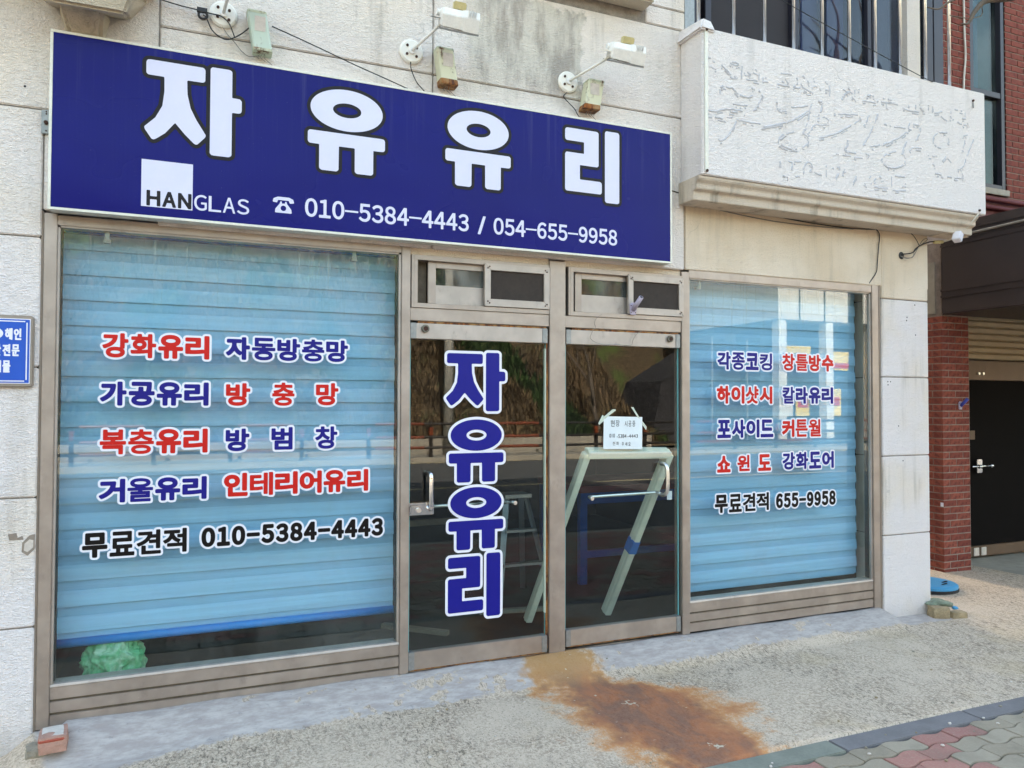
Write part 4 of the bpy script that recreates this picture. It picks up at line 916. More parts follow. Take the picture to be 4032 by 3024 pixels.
# blinds: overlapping opaque vanes with ribbed sheer strips between them
def blind(label, x0, x1, ztop, zbar, phase, bar=True):
    b = thing('roller_blind', label, 'blind', ((x0+x1)/2, .15, zbar), 'blue blinds behind the shop windows')
    P = .1345; z = phase
    while z+P < ztop+.1: z += P
    box('head_tube', 'blindbar', b, x0, x1, .125, .185, ztop, ztop+.05, .01)
    while z > zbar+.02:
        lo = max(z, zbar+.03); hi = min(z+.082, ztop)
        if hi-lo > .01:
            sx = RND.uniform(-.0015, .0015)
            pf = [(.1505, hi), (.1465, lo+(hi-lo)*.75), (.1440, lo+(hi-lo)*.35), (.1445, lo), (.1460, lo), (.1455, lo+(hi-lo)*.35), (.148, lo+(hi-lo)*.75), (.152, hi)]
            MB().extrude(pf, 'x', x0+sx, x1+sx).build('vane', 'blindL', b)
        a = max(z-.056, zbar+.02); c_ = min(z+.012, ztop)
        if c_-a > .01: MB().box(x0, x1, .1535, .1547, a, c_).build('sheer_strip', 'blindD', b)
        z -= P
    if bar: MB().tube([(x0-.003, .148, zbar+.012), (x1+.003, .148, zbar+.012)], .023, 14).build('bottom_bar', 'blindbar', b, 0, True)
    box('backing_cloth', 'blindD', b, x0+.01, x1-.01, .160, .161, zbar+.02, ztop)
    return b
blind('blue blind behind the left window, stopping short of the sill', -.646, 1.136, 2.49, .322, 2.406)
blind('blue blind behind the right window, drawn down to the sill', 3.20, 4.945, 2.49, .205, 2.442, False)
for i, (x_, z_) in enumerate(((-.43, 2.47), (.86, 2.47), (3.32, 2.455))):
    c = thing('blind_clip', ('small metal clip at the top left of the left window', 'small metal clip at the top right of the left window', 'small metal clip at the top left of the right window')[i], 'clip', (x_, .03, z_))
    box('clip_plate', 'galv', c, x_-.012, x_+.012, .016, .024, z_-.03, z_+.03, .003); box('clip_tab', 'galv', c, x_-.018, x_+.018, .024, .06, z_-.04, z_-.02, .003)

# glass doors
def door(label, x0, x1, z0, knobx, letters=False):
    d = thing('glass_door', label, 'door', ((x0+x1)/2, .02, z0), 'pair of frameless glass shop doors')
    box('glass_pane', 'glassd', d, x0+.008, x1-.012, .006, .016, z0+.09, 2.0)
    for a in (x0+.004, x1-.013): box('glass_edge', 'blade', d, a, a+.0035, .005, .017, z0+.11, 1.984)
    t = box('top_rail', 'alu2', d, x0+.002, x1-.006, -.014, .035, 1.985, 2.078, .003); b = box('bottom_rail', 'alu', d, x0+.001, x1-.006, -.014, .035, z0+.004, z0+.108, .003)
    for pr_, za, zb in ((t, 1.985, 2.078), (b, z0+.004, z0+.108)):
        for xa in (x0-.001, x1-.045): box('rail_cap', 'galv', pr_, xa, xa+.038, -.018, .037, za-.001, zb+.001, .003)
    box('rust_edge', 'rust', d, x0+.05, x1-.01, -.004, .03, 2.079, 2.091); box('rust_edge', 'rust', d, x0+.02, x1-.02, -.008, .03, z0-.004, z0+.003)
    k = MB().disc((knobx, -.014, 2.045), (0, -1, 0), .024, .018, 24).build('lock_cylinder', 'knob', d, .003, False)
    MB().disc((knobx, -.032, 2.045), (0, -1, 0), .014, .003, 20).build('keyway', 'bolt', k)
    return d
d1 = door('left glass door with a tall column of four blue white-edged letters', 1.192, 2.111, .0, 1.283)
d2 = door('right glass door with a paper note and a bent steel handle', 2.238, 3.138, .014, 3.043)
box('rusty_jamb', 'rust', d1, 2.099, 2.114, -.002, .03, .02, 2.06); box('silicone_strip', 'tape', d1, 2.092, 2.0985, -.003, .02, .25, 1.95)
rj = bpy.data.objects
MB().tube(curve([(1.312, .006, 1.170), (1.312, -.045, 1.170), (1.312, -.062, 1.158), (1.312, -.065, 1.12), (1.312, -.065, .99), (1.312, -.060, .965), (1.312, -.03, .955)], 5), .0135, 12).build('pull_handle', 'chrome', d1, 0, True)
lk = box('lock_case', 'chrome', d1, 1.186, 1.340, -.032, .05, .925, .998, .003); box('lock_body', 'chrome', lk, 1.188, 1.255, -.052, -.0325, .935, .985, .008)
MB().disc((1.238, -.052, .957), (0, -1, 0), .014, .012, 20).build('key_cylinder', 'steel', lk)
MB().tube([(1.36, .065, .960), (1.86, .065, .962)], .011, 10).build('push_bar', 'steel', d1, 0, True); MB().tube([(1.86, .065, .962), (1.882, .05, .963), (1.884, .017, .964)], .011, 10).build('bar_end', 'steel', d1, 0, True)
MB().disc((1.884, .005, .964), (0, -1, 0), .013, .016, 16).build('bar_stud', 'steel', d1, .003)
MB().tube(curve([(2.983, .006, 1.180), (2.985, -.03, 1.180), (2.988, -.055, 1.165), (2.989, -.065, 1.13), (2.989, -.065, 1.02), (2.988, -.055, .985), (2.985, -.03, .968), (2.983, .006, .966)], 6), .0135, 12).build('pull_handle', 'steel', d2, 0, True)
MB().tube(curve([(2.984, .016, .972), (2.98, .05, .974), (2.94, .066, .974), (2.5, .066, .968), (2.455, .05, .967), (2.440, .016, .966)], 6), .0115, 10).build('push_bar', 'steel', d2, 0, True)
MB().disc((2.438, .005, .966), (0, -1, 0), .014, .016, 16).build('bar_stud', 'steel', d2, .003)
box('price_tag', 'white_v', d2, 3.045, 3.085, .022, .025, .925, .985)
for i, (ch, a, b, c_, e) in enumerate((('자', 1.424, 1.816, 1.545, 1.912), ('유', 1.443, 1.805, 1.105, 1.494), ('유', 1.443, 1.805, .690, 1.074), ('리', 1.441, 1.786, .268, .660))):
    lp = big(ch, a, b, c_, e); F = field([loops_to_segs(lp)], .05, .004)
    o = flat('letter', lp, SY-.0012, 'door_v', d1); o['label'] = 'large blue letter %s on the glass door' % ch
    flat('letter_border', contours(*F, .0165), SY-.0002*(i % 2), 'white_v', o)

# transom windows over the doors
def transom(label, x0, x1, sx, pxl, dark):
    t = thing('transom_window', label, 'window', ((x0+x1)/2, .0, 2.17), 'transom windows above the doors')
    fr = MB(); za, zb = 2.172, 2.492
    for a, b, c_, e in ((x0+.004, x0+.018, za, zb), (x1-.012, x1-.002, za, zb), (x0+.018, x1-.012, zb-.03, zb), (x0+.018, x1-.012, za, za+.028), (x0+.018, x0+.042, za+.028, zb-.03)): fr.box(a, b, -.018, .07, c_, e)
    fr.build('outer_frame', 'alu', t, .002); MB().box(x0+.042, sx, .05, .055, za+.028, zb-.03).box(x0+.05, x0+.058, .02, .05, za+.028, zb-.03).build('inner_track', 'gasketbrown', t)
    a, b = sx, pxl+.012
    ss = MB(); ss.box(a, a+.05, .012, .035, 2.205, 2.462); ss.box(a+.05, b, .012, .035, 2.424, 2.462); s = ss.build('sliding_sash', 'alu', t, .002)
    box('sash_panel', 'alu2', s, a+.05, b, .016, .032, 2.205, 2.319); box('window_pane', 'glass_vent', s, a+.05, b, .020, .025, 2.319, 2.424)
    m = .040; fx0, fx1, fz0, fz1 = pxl, x1-.004, 2.203, 2.472
    sc = MB()
    for P in (((fx0,fz1),(fx1,fz1),(fx1-m,fz1-m*1.05),(fx0+m,fz1-m*1.05)), ((fx0,fz0),(fx1,fz0),(fx1-m,fz0+m*1.15),(fx0+m,fz0+m*1.15)), ((fx0,fz0),(fx0,fz1),(fx0+m,fz1-m*1.05),(fx0+m,fz0+m*1.15)), ((fx1,fz0),(fx1,fz1),(fx1-m,fz1-m*1.05),(fx1-m,fz0+m*1.15))):
        c0 = (sum(p[0] for p in P)/4, sum(p[1] for p in P)/4); sc.prism([(c0[0]+(p[0]-c0[0])*.997, c0[1]+(p[1]-c0[1])*.997) for p in P], -.028, -.004)
    f = sc.build('fixed_sash', 'alu2', t, .0015)
    box('window_pane', 'vent_mesh', f, fx0+m-.004, fx1-m+.004, -.014, -.010, fz0+m, fz1-m)
    for sxx, szz in ((fx0+.02, fz0+.03), (fx0+.032, fz0+.02), (fx0+.02, fz1-.03), (fx0+.032, fz1-.02), (fx1-.02, fz0+.03), (fx1-.032, fz0+.02), (fx1-.02, fz1-.03), (fx1-.032, fz1-.02)):
        MB().disc((sxx, -.028, szz), (0, -1, 0), .005, .002, 10).build('screw', 'bolt', f)
    return t
transom('left transom window over the lettered door, sash slid half open', 1.193, 2.117, 1.308, 1.664, True)
transom('right transom window with a flag holder on its sash', 2.250, 3.158, 2.317, 2.704, True)

# flag holders
def flagholder(label, x, y, z, d, mp, mt):
    f = thing('flag_holder', label, 'flag holder', (x, y, z))
    MB().prism([(x-.022, z-.035), (x+.022, z-.035), (x+.026, z-.01), (x+.026, z+.035), (x+.012, z+.048), (x-.012, z+.048), (x-.026, z+.035), (x-.026, z-.01)], y-.008, y).build('mounting_plate', mp, f, .002)
    p0 = Vector((x, y-.004, z)); p1 = p0+Vector(d)
    t = MB().tube([p0, p1], [.017, .0155], 16, True).build('socket_tube', mt, f, 0, True); MB().disc(p1, Vector(d), .010, .0008, 14).build('tube_bore', 'black_c', t)
    for a, b in ((-.017, -.02), (.017, -.02), (-.017, .026), (.017, .026)): MB().disc((x+a, y-.008, z+b), (0, -1, 0), .004, .002, 8).build('screw', 'bolt', f)
flagholder('faded lilac flag holder screwed to the right transom window', 2.737, -.028, 2.232, (.012, -.085, .075), 'flagpale', 'flagpale')
flagholder('deep blue flag holder on the brick pillar', 7.225, .925, 1.577, (.03, -.06, .075), 'flagpale', 'flagblue')

# ================================================================== SHOP SIGN
sg = thing('shop_sign', 'long blue shop sign with four fat white letters and phone numbers', 'sign', (1.15, -.07, 2.56))
box('cabinet', 'trim', sg, -.678, 2.988, -.118, -.035, 2.550, 3.447, .004)
box('sign_face', 'sign', sg, -.666, 2.976, -.1225, -.1185, 2.562, 3.435)
tr = MB(); tr.box(-.680, 2.990, -.1245, -.119, 2.5485, 2.5615).box(-.680, 2.990, -.1245, -.119, 3.4355, 3.4485).box(-.680, -.667, -.1245, -.119, 2.562, 3.435).box(2.977, 2.990, -.1245, -.119, 2.562, 3.435); tr.build('edge_trim', 'trim', sg, .001)
FY = -.1235
for i, (ch, a, b, c_, e) in enumerate((('자', -.255, .218, 2.912, 3.386), ('유', .567, 1.004, 2.905, 3.379), ('유', 1.371, 1.796, 2.908, 3.380), ('리', 2.174, 2.575, 2.911, 3.385))):
    lp = big(ch, a, b, c_, e); F = field([loops_to_segs(lp)], .05, .0045)
    o = flat('letter', lp, FY-.0008, 'sign_white', sg); o['label'] = 'fat lavender white letter %s with charcoal border' % ch
    flat('letter_border', contours(*F, .0195), FY, 'sign_out', o)
lg = flat('logo_square', [[(-.265, 2.607), (-.021, 2.607), (-.021, 2.851), (-.265, 2.851)]], FY, 'sign_white', sg)
F = field(cells('ＨＡＮ', -.240, -.026, 2.612, 2.693, .0040, .009), .02, .0022); flat('logo_lettering', contours(*F, .0040), FY-.0008, 'sign_out', lg)
F = field(cells('ＧＬＡＳ', -.013, .262, 2.611, 2.694, .0012, .009), .02, .0022); flat('lettering', contours(*F, .0012), FY, 'sign_white', sg)
for tx, a, b in (('010-5384-4443', .552, 1.526), ('/', 1.580, 1.632), ('054-655-9958', 1.680, 2.563)):
    r = .0030; F = field(whole(tx, a, b, 2.625, 2.738, r) if tx == '/' else digits(tx, a, b, 2.634, 2.738, r, 1.02), .02, .0022); flat('lettering', contours(*F, r), FY, 'sign_white', sg)
# telephone pictogram: handset, cradle, body and dial
px, pz = .440, 2.640
ph = rounded([[(px-.058, pz+.058), (px-.052, pz+.078), (px-.03, pz+.088), (px+.03, pz+.088), (px+.052, pz+.078), (px+.058, pz+.058), (px+.034, pz+.055), (px+.028, pz+.070), (px-.028, pz+.070), (px-.034, pz+.055)]], .003, .0018)
bd = rounded([[(px-.045, pz), (px+.045, pz), (px+.042, pz+.022), (px+.02, pz+.05), (px+.016, pz+.064), (px+.009, pz+.064), (px+.008, pz+.052), (px-.008, pz+.052), (px-.009, pz+.064), (px-.016, pz+.064), (px-.02, pz+.05), (px-.042, pz+.022)]], .003, .0018)
flat('phone_pictogram', ph+bd+[_ell(px, pz+.026, .015, .015, 24)[::-1]], FY, 'sign_white', sg)
bk = box('mounting_bracket', 'galv', sg, -.725, -.682, -.045, -.030, 2.945, 3.066, .003)
for z_ in (2.96, 3.045, 3.056): MB().disc((-.703, -.045, z_), (0, -1, 0), .004, .002, 8).build('screw', 'bolt', bk)
MB().disc((-.703, -.046, 3.0), (0, -1, 0), .010, .01, 8).build('hex_bolt', 'bolt', bk)

# ================================================================== SPOTLIGHTS AND BALLAST BOXES
def spot(label, bx, bz, r, tip, rust):
    s = thing('spotlight', label, 'spotlight', (bx, -.03, bz), 'sign spotlights on arms')
    b = MB().tube([(bx, -.03, bz), (bx, -.042, bz), (bx, -.05, bz)], [r, r, r*.86], 28).build('base_plate', 'wpaint', s, 0, False)
    for a, c in ((-.028, .03), (.03, .022), (-.03, -.022), (.028, -.03)): MB().disc((bx+a, -.05, bz+c), (0, -1, 0), .008, .006, 10).build('bolt', 'bolt', b)
    MB().tube([(bx, -.05, bz), (bx, -.062, bz)], .02, 14).build('arm_socket', 'wpaint2', s)
    tip = Vector(tip); MB().tube([(bx, -.055, bz), tip], .0085, 10).build('arm', rust, s, 0, True)
    # head: long octagonal housing turned towards the sign, with rear gear box and flap
    ax = Vector((.97, -.10, -.06)).normalized(); up = Vector((.02, -.45, .88)); up = (up-ax*up.dot(ax)).normalized(); dp = ax.cross(up)
    c = tip+ax*.095+up*.042
    def sec(k, w, hh):
        P = [(-w, -hh), (w, -hh), (w, hh*.35), (w*.55, hh), (-w*.55, hh), (-w, hh*.35)]; return [c+ax*k+dp*u+up*v for u, v in P]
    m = MB(); S = [sec(-.105, .040, .036), sec(-.095, .058, .050), sec(.02, .060, .052), sec(.024, .066, .057), sec(.118, .066, .057)]
    for q in S: m.v += [tuple(p) for p in q]
    for i in range(4):
        for k in range(6): m.f.append((i*6+k, i*6+(k+1) % 6, i*6+6+(k+1) % 6, i*6+6+k))
    m.f += [tuple(range(6)), tuple(range(24, 30))]; hd = m.build('lamp_housing', 'wpaint2', s, .004)
    for k in range(4): MB().obox(c+ax*(.05+.014*k)+up*.001, ax*.0025, dp*.0668, up*.0578).build('cooling_rib', 'wpaint2', hd)
    MB().obox(c+ax*.0+up*.072, ax*.036, dp*.03, up*.022).build('gear_box', 'yellowed', s, .006)
    MB().obox(c-ax*.125-up*.01, ax*.03, dp*.035, up*.003).build('yoke', rust if rust == 'wpaint' else 'galv', s); MB().disc(c-ax*.10-dp*.03+up*.02, -ax, .018, .02, 14).build('clamp_knob', 'wpaint2', s)
    MB().obox(c-up*.060+ax*.006, ax*.116, dp*.068, up*.005).build('lens_frame', 'galv', s)  # grey instead of white: shade under the head put into the colour
    return s
spot('left spotlight on a round rusted base above the first sign letter', .122, 3.722, .072, (.168, -.36, 3.815), 'wpaint2')
spot('middle spotlight on an arm above the sign, between two ballast boxes', 1.181, 3.712, .073, (1.285, -.29, 3.782), 'wpaint2')
spot('right spotlight with a rusted arm near the balcony', 2.237, 3.704, .070, (2.405, -.29, 3.795), 'wpaint')
def ballast(label, x, z, w, h, lean, rust):
    b = thing('ballast_box', label, 'ballast box', (x, -.03, z), 'ballast boxes above the sign')
    def sec(y, zz, k=1.0):
        c = x+lean*(zz-z); r = .012; P = []
        for sx, sy in ((-1, -1), (1, -1), (1, 1), (-1, 1)):
            for t in range(3):
                a = {(-1,-1): 180, (1,-1): 270, (1,1): 0, (-1,1): 90}[(sx, sy)]+45*t
                P.append((c+sx*(w/2*k-r)+r*math.cos(R(a)), -.078+sy*(.045*k-r)+r*math.sin(R(a)), zz))
        return P
    def stack(levels):
        m = MB(); n = 12
        for zz, k in levels: m.v += sec(0, zz, k)
        for i in range(len(levels)-1):
            for k in range(n): m.f.append((i*n+k, i*n+(k+1) % n, (i+1)*n+(k+1) % n, (i+1)*n+k))
        m.f += [tuple(range(n))[::-1], tuple(range((len(levels)-1)*n, len(levels)*n))]; return m
    stack([(z+.012, 1), (z+h-.01, 1)]).build('case', 'ballast' if rust < .5 else 'ballast_y', b)
    stack([(z+h-.012, 1.02), (z+h, 1.03), (z+h+.003, .98)]).build('top_lid', 'ballast_rust', b); stack([(z, 1.0), (z+.003, 1.03), (z+.014 if rust < .5 else z+.03, 1.012)]).build('bottom_rim', 'rust' if rust > .5 else 'ballast_rust', b)
    c = x+lean*h*.5; box('label_plate', 'whitewash', b, c-w*.28, c+w*.28, -.1245, -.1235, z+h*.48, z+h*.86)
    MB().disc((x+lean*h, -.08, z+h), (0, 0, 1), .008, .01, 8).build('stud', 'bolt', b)
    for k in range(3): MB().tube(curve([(x+.01*k-.01, -.08, z), (x+.02*k-.03, -.085, z-.025), (x+.035*k-.02, -.08, z-.03-.012*k)], 4), .0018, 5).build('lead_wire', 'grey_c', b)
ballast('left ballast box, pale teal and tilted, right of the left spotlight base', .325, 3.525, .100, .215, -.16, .2)
ballast('middle ballast box with a rusty bottom, right of the middle spotlight base', 1.400, 3.520, .108, .215, -.14, .6)
ballast('right ballast box, yellowed with a rusted bottom, nearest the balcony', 2.375, 3.520, .118, .195, .17, .6)
# cables
def cable(name, label, cat, pts, r, mat, n=8): 
    o = MB().tube(curve(pts, n), r, 6).build(name, mat, None, 0, True); return tag(o, label, cat)
cable('black_cable', 'black cable stretched from the top left to the coiled clip', 'cable', [(-.6, -.07, 3.80), (-.182, -.065, 3.726), (.008, -.06, 3.710), (.05, -.058, 3.706), (.108, -.062, 3.70), (.15, -.06, 3.67), (.18, -.06, 3.60)], .0032, 'black_c')
cable('black_cable', 'black cable looping under the left spotlight to its ballast box', 'cable', [(.02, -.06, 3.69), (.036, -.06, 3.676), (.062, -.06, 3.62), (.10, -.06, 3.588), (.148, -.06, 3.580), (.213, -.06, 3.622), (.27, -.06, 3.683)], .0034, 'black_c')
cable('black_cable', 'thin black cable running from the left ballast box down behind the sign', 'cable', [(.375, -.06, 3.698), (.6, -.06, 3.634), (.842, -.06, 3.561), (1.02, -.06, 3.512), (1.22, -.06, 3.455)], .0032, 'black_c')
cc = MB().tube([(.018+.022*math.cos(a*.42), -.066, 3.686+.022*math.sin(a*.42)) for a in range(16)], .007, 6); cc.box(-.012, .04, -.075, -.055, 3.70, 3.722)
tag(cc.build('cable_clip', 'black_c', None, 0), 'black plastic cable tensioner left of the left spotlight', 'clip')
cable('black_cable', 'black flex hanging from the middle spotlight base', 'cable', [(1.175, -.045, 3.645), (1.178, -.05, 3.60), (1.21, -.05, 3.53), (1.26, -.05, 3.48), (1.30, -.05, 3.44)], .003, 'black_c')
cable('black_cable', 'black flex hanging from the right spotlight base', 'cable', [(2.225, -.045, 3.63), (2.20, -.05, 3.60), (2.23, -.05, 3.57), (2.28, -.05, 3.53), (2.32, -.05, 3.48), (2.40, -.06, 3.46)], .003, 'black_c')
cable('grey_lead', 'pale spliced lead under the left spotlight', 'cable', [(.118, -.045, 3.650), (.145, -.05, 3.61), (.18, -.05, 3.575), (.22, -.05, 3.53), (.26, -.05, 3.51), (.31, -.07, 3.515)], .0025, 'grey_c')
cable('black_cable', 'black cable sagging along the wall beneath the balcony', 'cable', [(2.99, -.03, 3.09), (3.2, -.03, 3.06), (3.58, -.03, 3.028), (4.0, -.03, 2.992), (4.338, -.03, 2.974), (4.75, -.03, 2.972), (5.13, -.03, 3.0)], .0045, 'black_c')
cable('painted_cable', 'old cable painted over, sagging lower beneath the balcony', 'cable', [(3.10, -.026, 3.04), (3.5, -.027, 2.985), (3.95, -.027, 2.955), (4.4, -.027, 2.955), (4.75, -.027, 2.968)], .004, 'grey_c')
cable('thin_wire', 'thin black wire dropping to the right window corner', 'wire', [(4.975, -.03, 3.0), (5.025, -.032, 2.95), (5.015, -.032, 2.85), (5.0, -.032, 2.72), (4.985, -.032, 2.64), (4.92, -.02, 2.552)], .0038, 'black_c')
wb = thing('wire_bundle', 'bundle of wires poking from a hole high on the corner pillar', 'wires', (5.27, -.03, 2.8))
MB().disc((5.272, -.0255, 2.800), (0, -1, 0), .030, .002, 14).build('wall_hole', 'black_c', wb)
for i, pts in enumerate(([(5.265, -.02, 2.81), (5.34, -.07, 2.82), (5.43, -.06, 2.882), (5.56, -.05, 2.93), (5.68, -.05, 2.942)], [(5.275, -.02, 2.79), (5.31, -.08, 2.775), (5.36, -.07, 2.80), (5.42, -.06, 2.87)], [(5.26, -.02, 2.80), (5.28, -.07, 2.77), (5.34, -.08, 2.79), (5.38, -.06, 2.85), (5.435, -.06, 2.885)], [(5.43, -.06, 2.885), (5.47, -.06, 2.93), (5.52, -.05, 2.955), (5.545, -.05, 2.95), (5.50, -.05, 2.92), (5.44, -.06, 2.885)], [(5.435, -.06, 2.885), (5.42, -.05, 2.93), (5.38, -.04, 2.98), (5.30, -.035, 3.01)])):
    MB().tube(curve(pts, 6), .005 if i == 0 else .003, 6).build('wire', 'black_c' if i in (0, 4) else 'grey_c', wb, 0, True)
cp = thing('wall_connector', 'cylindrical cable joint hanging beside the corner pillar', 'connector', (5.66, -.05, 2.94))
MB().tube([(5.62, -.05, 2.934), (5.72, -.05, 2.945)], .014, 12).build('joint_sleeve', 'yellowed', cp, 0, True); MB().tube(curve([(5.72, -.05, 2.945), (5.78, -.1, 2.97), (5.80, -.18, 3.02), (5.84, -.25, 3.11), (5.865, -.272, 3.165)], 5), .007, 6).build('tail_cable', 'white_c', cp, 0, True)
cw = thing('plastic_cover', 'white plastic cap dangling under the right end of the balcony', 'cap', (5.72, -.2, 2.96))
MB().obox((5.70, -.2, 2.955), (.03, .01, -.012), (-.008, .03, 0), (.012, 0, .034)).build('cap_shell', 'white_v', cw, .006); MB().tube([(5.70, -.2, 2.985), (5.74, -.18, 3.0), (5.79, -.13, 3.0)], .003, 6).build('cap_cord', 'black_c', cw)
cable('white_cable', 'white cable running down the brick wall beside the teal window', 'cable', [(7.335, .915, 6.2), (7.336, .915, 5.80), (7.342, .915, 5.46), (7.352, .915, 5.2), (7.32, .915, 4.874), (7.32, .915, 4.0)], .011, 'white_c')
cable('overhead_wire', 'thin wire slanting across the upper window down to the balcony edge', 'wire', [(3.2, -.28, 4.62), (4.0, -.28, 4.42), (5.2, -.275, 4.16), (5.35, -.274, 4.147)], .003, 'black_c')
cable('grey_wire', 'thin loose wire hanging over the right door rail', 'wire', [(2.50, -.03, 2.19), (2.46, -.032, 2.165), (2.44, -.03, 2.13), (2.45, -.03, 2.10), (2.43, -.03, 2.08), (2.42, -.03, 2.06), (2.41, -.03, 2.03), (2.44, -.03, 2.005), (2.50, -.03, 1.99), (2.62, -.03, 1.992), (2.72, -.03, 1.99), (2.74, -.03, 2.03), (2.77, -.03, 2.07), (2.81, -.03, 2.09)], .0016, 'grey_c')

# ================================================================== PLAQUE, NOTE, LOOSE THINGS
pq = thing('wall_plaque', 'blue plaque with white lettering in a grey rim at the left edge', 'plaque', (-1.1, -.03, 1.67))
def rrect(x0, x1, z0, z1, r, n=4):
    P = []
    for cx, cz, a0 in ((x1-r, z1-r, 0), (x0+r, z1-r, 90), (x0+r, z0+r, 180), (x1-r, z0+r, 270)):
        P += [(cx+r*math.cos(R(a0+90*k/n)), cz+r*math.sin(R(a0+90*k/n))) for k in range(n+1)]
    return P
MB().prism(rrect(-1.46, -.738, 1.668, 2.024, .018), -.052, -.028).build('rim', 'plaque_rim', pq, .006)
MB().prism(rrect(-1.445, -.7525, 1.686, 2.007, .002), -.0545, -.0525).build('border', 'white_v', pq); MB().prism(rrect(-1.442, -.756, 1.690, 2.003, .002), -.0560, -.0550).build('face', 'plaque', pq)
ln = MB()
for a, b, c_, e in ((-.770, -.7645, 1.705, 1.988), (-1.43, -.775, 1.9905, 1.996), (-1.43, -.775, 1.696, 1.7015)): ln.box(a, b, -.0572, -.0565, c_, e)
ln.build('keyline', 'white_v', pq)
for tx, a, b, c_, e in (('주)', -.945, -.866, 1.901, 1.962), ('해인', -.8595, -.790, 1.901, 1.959), ('전문', -.868, -.797, 1.821, 1.880), ('안', -.908, -.874, 1.821, 1.880), ('기물', -.906, -.834, 1.740, 1.800)):
    F = field(cells(tx, a, b, c_, e, .0024, .005), .012, .0015); flat('lettering', contours(*F, .0024), -.0570, 'white_v', pq)
nt_ = thing('paper_note', 'handwritten white paper note taped to the right glass door', 'note', (2.68, .0, 1.29))
flat('sheet', [[(2.526, 1.290), (2.829, 1.284), (2.832, 1.503), (2.530, 1.510)]], .0030, 'paper', nt_)
for P in (((2.535, 1.488), (2.550, 1.500), (2.622, 1.548), (2.620, 1.556), (2.596, 1.556), (2.528, 1.505)), ((2.528, 1.512), (2.520, 1.520), (2.487, 1.463), (2.494, 1.452), (2.530, 1.478)), ((2.795, 1.498), (2.814, 1.492), (2.760, 1.570), (2.742, 1.570)), ((2.828, 1.480), (2.830, 1.450), (2.862, 1.412), (2.866, 1.436))):
    flat('tape_strip', [list(P)], .0022, 'tape', nt_)
for tx, a, b, c_, e in (('현장', 2.582, 2.652, 1.440, 1.484), ('시공중', 2.690, 2.775, 1.438, 1.478), ('010', 2.572, 2.615, 1.366, 1.392), ('-5384', 2.630, 2.705, 1.362, 1.388), ('-4443', 2.712, 2.796, 1.362, 1.386), ('전화', 2.597, 2.646, 1.314, 1.338), ('주세요', 2.668, 2.738, 1.308, 1.334)):
    g_ = cells(tx, a, b, c_, e, .0004, .008) if not tx[-1].isdigit() else whole(tx, a, b, c_, e, .0004)
    F = field(g_, .006, .0011); flat('handwriting', contours(*F, .0003), .0023, 'ink', nt_)
def lump(name, label, cat, mat, loc, size, seed, rough=.18, rot=0, sub=2, boxy=True, parent=None):
    bm = bmesh.new()
    if boxy: bmesh.ops.create_cube(bm, size=2); bmesh.ops.subdivide_edges(bm, edges=bm.edges, cuts=5, use_grid_fill=True)
    else: bmesh.ops.create_icosphere(bm, subdivisions=sub+1, radius=1)
    off = Vector((seed*3.1, seed*1.7, seed))
    for v in bm.verts:
        n = v.co.normalized(); d = mnoise.noise(v.co*1.1+off)*rough+mnoise.noise(v.co*3+off)*rough*.4
        if name == 'plastic_bag': d = (.5-abs(mnoise.noise(v.co*1.6+off)))*.5+(.3-abs(mnoise.noise(v.co*4.2+off)))*.3+(.3-abs(mnoise.noise(v.co*9+off)))*.10
        if boxy: v.co = v.co.lerp(n*1.35, .22)
        v.co += n*d
        v.co = Vector((v.co.x*size[0], v.co.y*size[1], v.co.z*size[2]))
    bmesh.ops.rotate(bm, verts=bm.verts, matrix=Matrix.Rotation(rot, 3, 'Z')); bmesh.ops.translate(bm, verts=bm.verts, vec=Vector(loc))
    me = bpy.data.meshes.new(name); bm.to_mesh(me); bm.free()
    for p in me.polygons: p.use_smooth = not boxy
    o = link(name, me, mat, parent)
    return tag(o, label, cat) if label else o
bf = thing('brick_fragment', 'broken brick with a whitewashed top resting on a stone at the lower left', 'brick', (-.605, -.18, -.06))
lump('body', None, None, 'brickbit', (-.607, -.175, -.030), (.058, .075, .038), 3, .10, .12, parent=bf); lump('painted_top', None, None, 'whitewash', (-.610, -.170, .004), (.044, .060, .006), 6, .12, .12, parent=bf); lump('red_chip', None, None, 'brickred', (-.606, -.232, -.006), (.052, .022, .006), 9, .15, .12, parent=bf)
lump('stone', 'rough ochre stone under the broken brick at the lower left', 'stone', 'rock2', (-.665, -.135, -.105), (.062, .05, .045), 5, .25, .2)
lump('stone', 'squared yellow stone at the foot of the corner pillar', 'stone', 'rock', (5.53, -.125, -.075), (.065, .05, .048), 11, .12, -.35)
lump('stone', 'smaller yellow stone lying right of the squared one', 'stone', 'rock', (5.665, -.185, -.095), (.062, .035, .030), 12, .14, -.25)
lump('dirty_rag', 'dirty green-grey rag draped over the stones by the pillar', 'rag', 'ragg', (5.61, -.07, -.025), (.10, .08, .035), 8, .45, -.4, 2, False)
lump('blue_scrap', 'scrap of blue plastic poking from under the rag', 'scrap', 'lid', (5.71, -.13, -.055), (.025, .03, .014), 2, .3, 0, 1, False)
ld = thing('round_lid', 'light blue round lid with a black rubber rim lying by the brick pillar', 'lid', (6.30, .58, -.11))
MB().tube([(6.30, .58, -.125), (6.30, .58, -.085)], .25, 40).build('rubber_rim', 'rubber', ld); MB().tube([(6.30, .58, -.084), (6.30, .58, -.060), (6.30, .58, -.050)], [.246, .246, .228], 40).build('disc', 'lid', ld, 0)
for a, b in ((.06, -.08), (-.02, -.14)): MB().tube(curve([(6.32+a, .58+b, -.05), (6.36+a, .57+b, -.04), (6.40+a, .59+b, -.05)], 4), .006, 6).build('grip', 'rubber', ld)
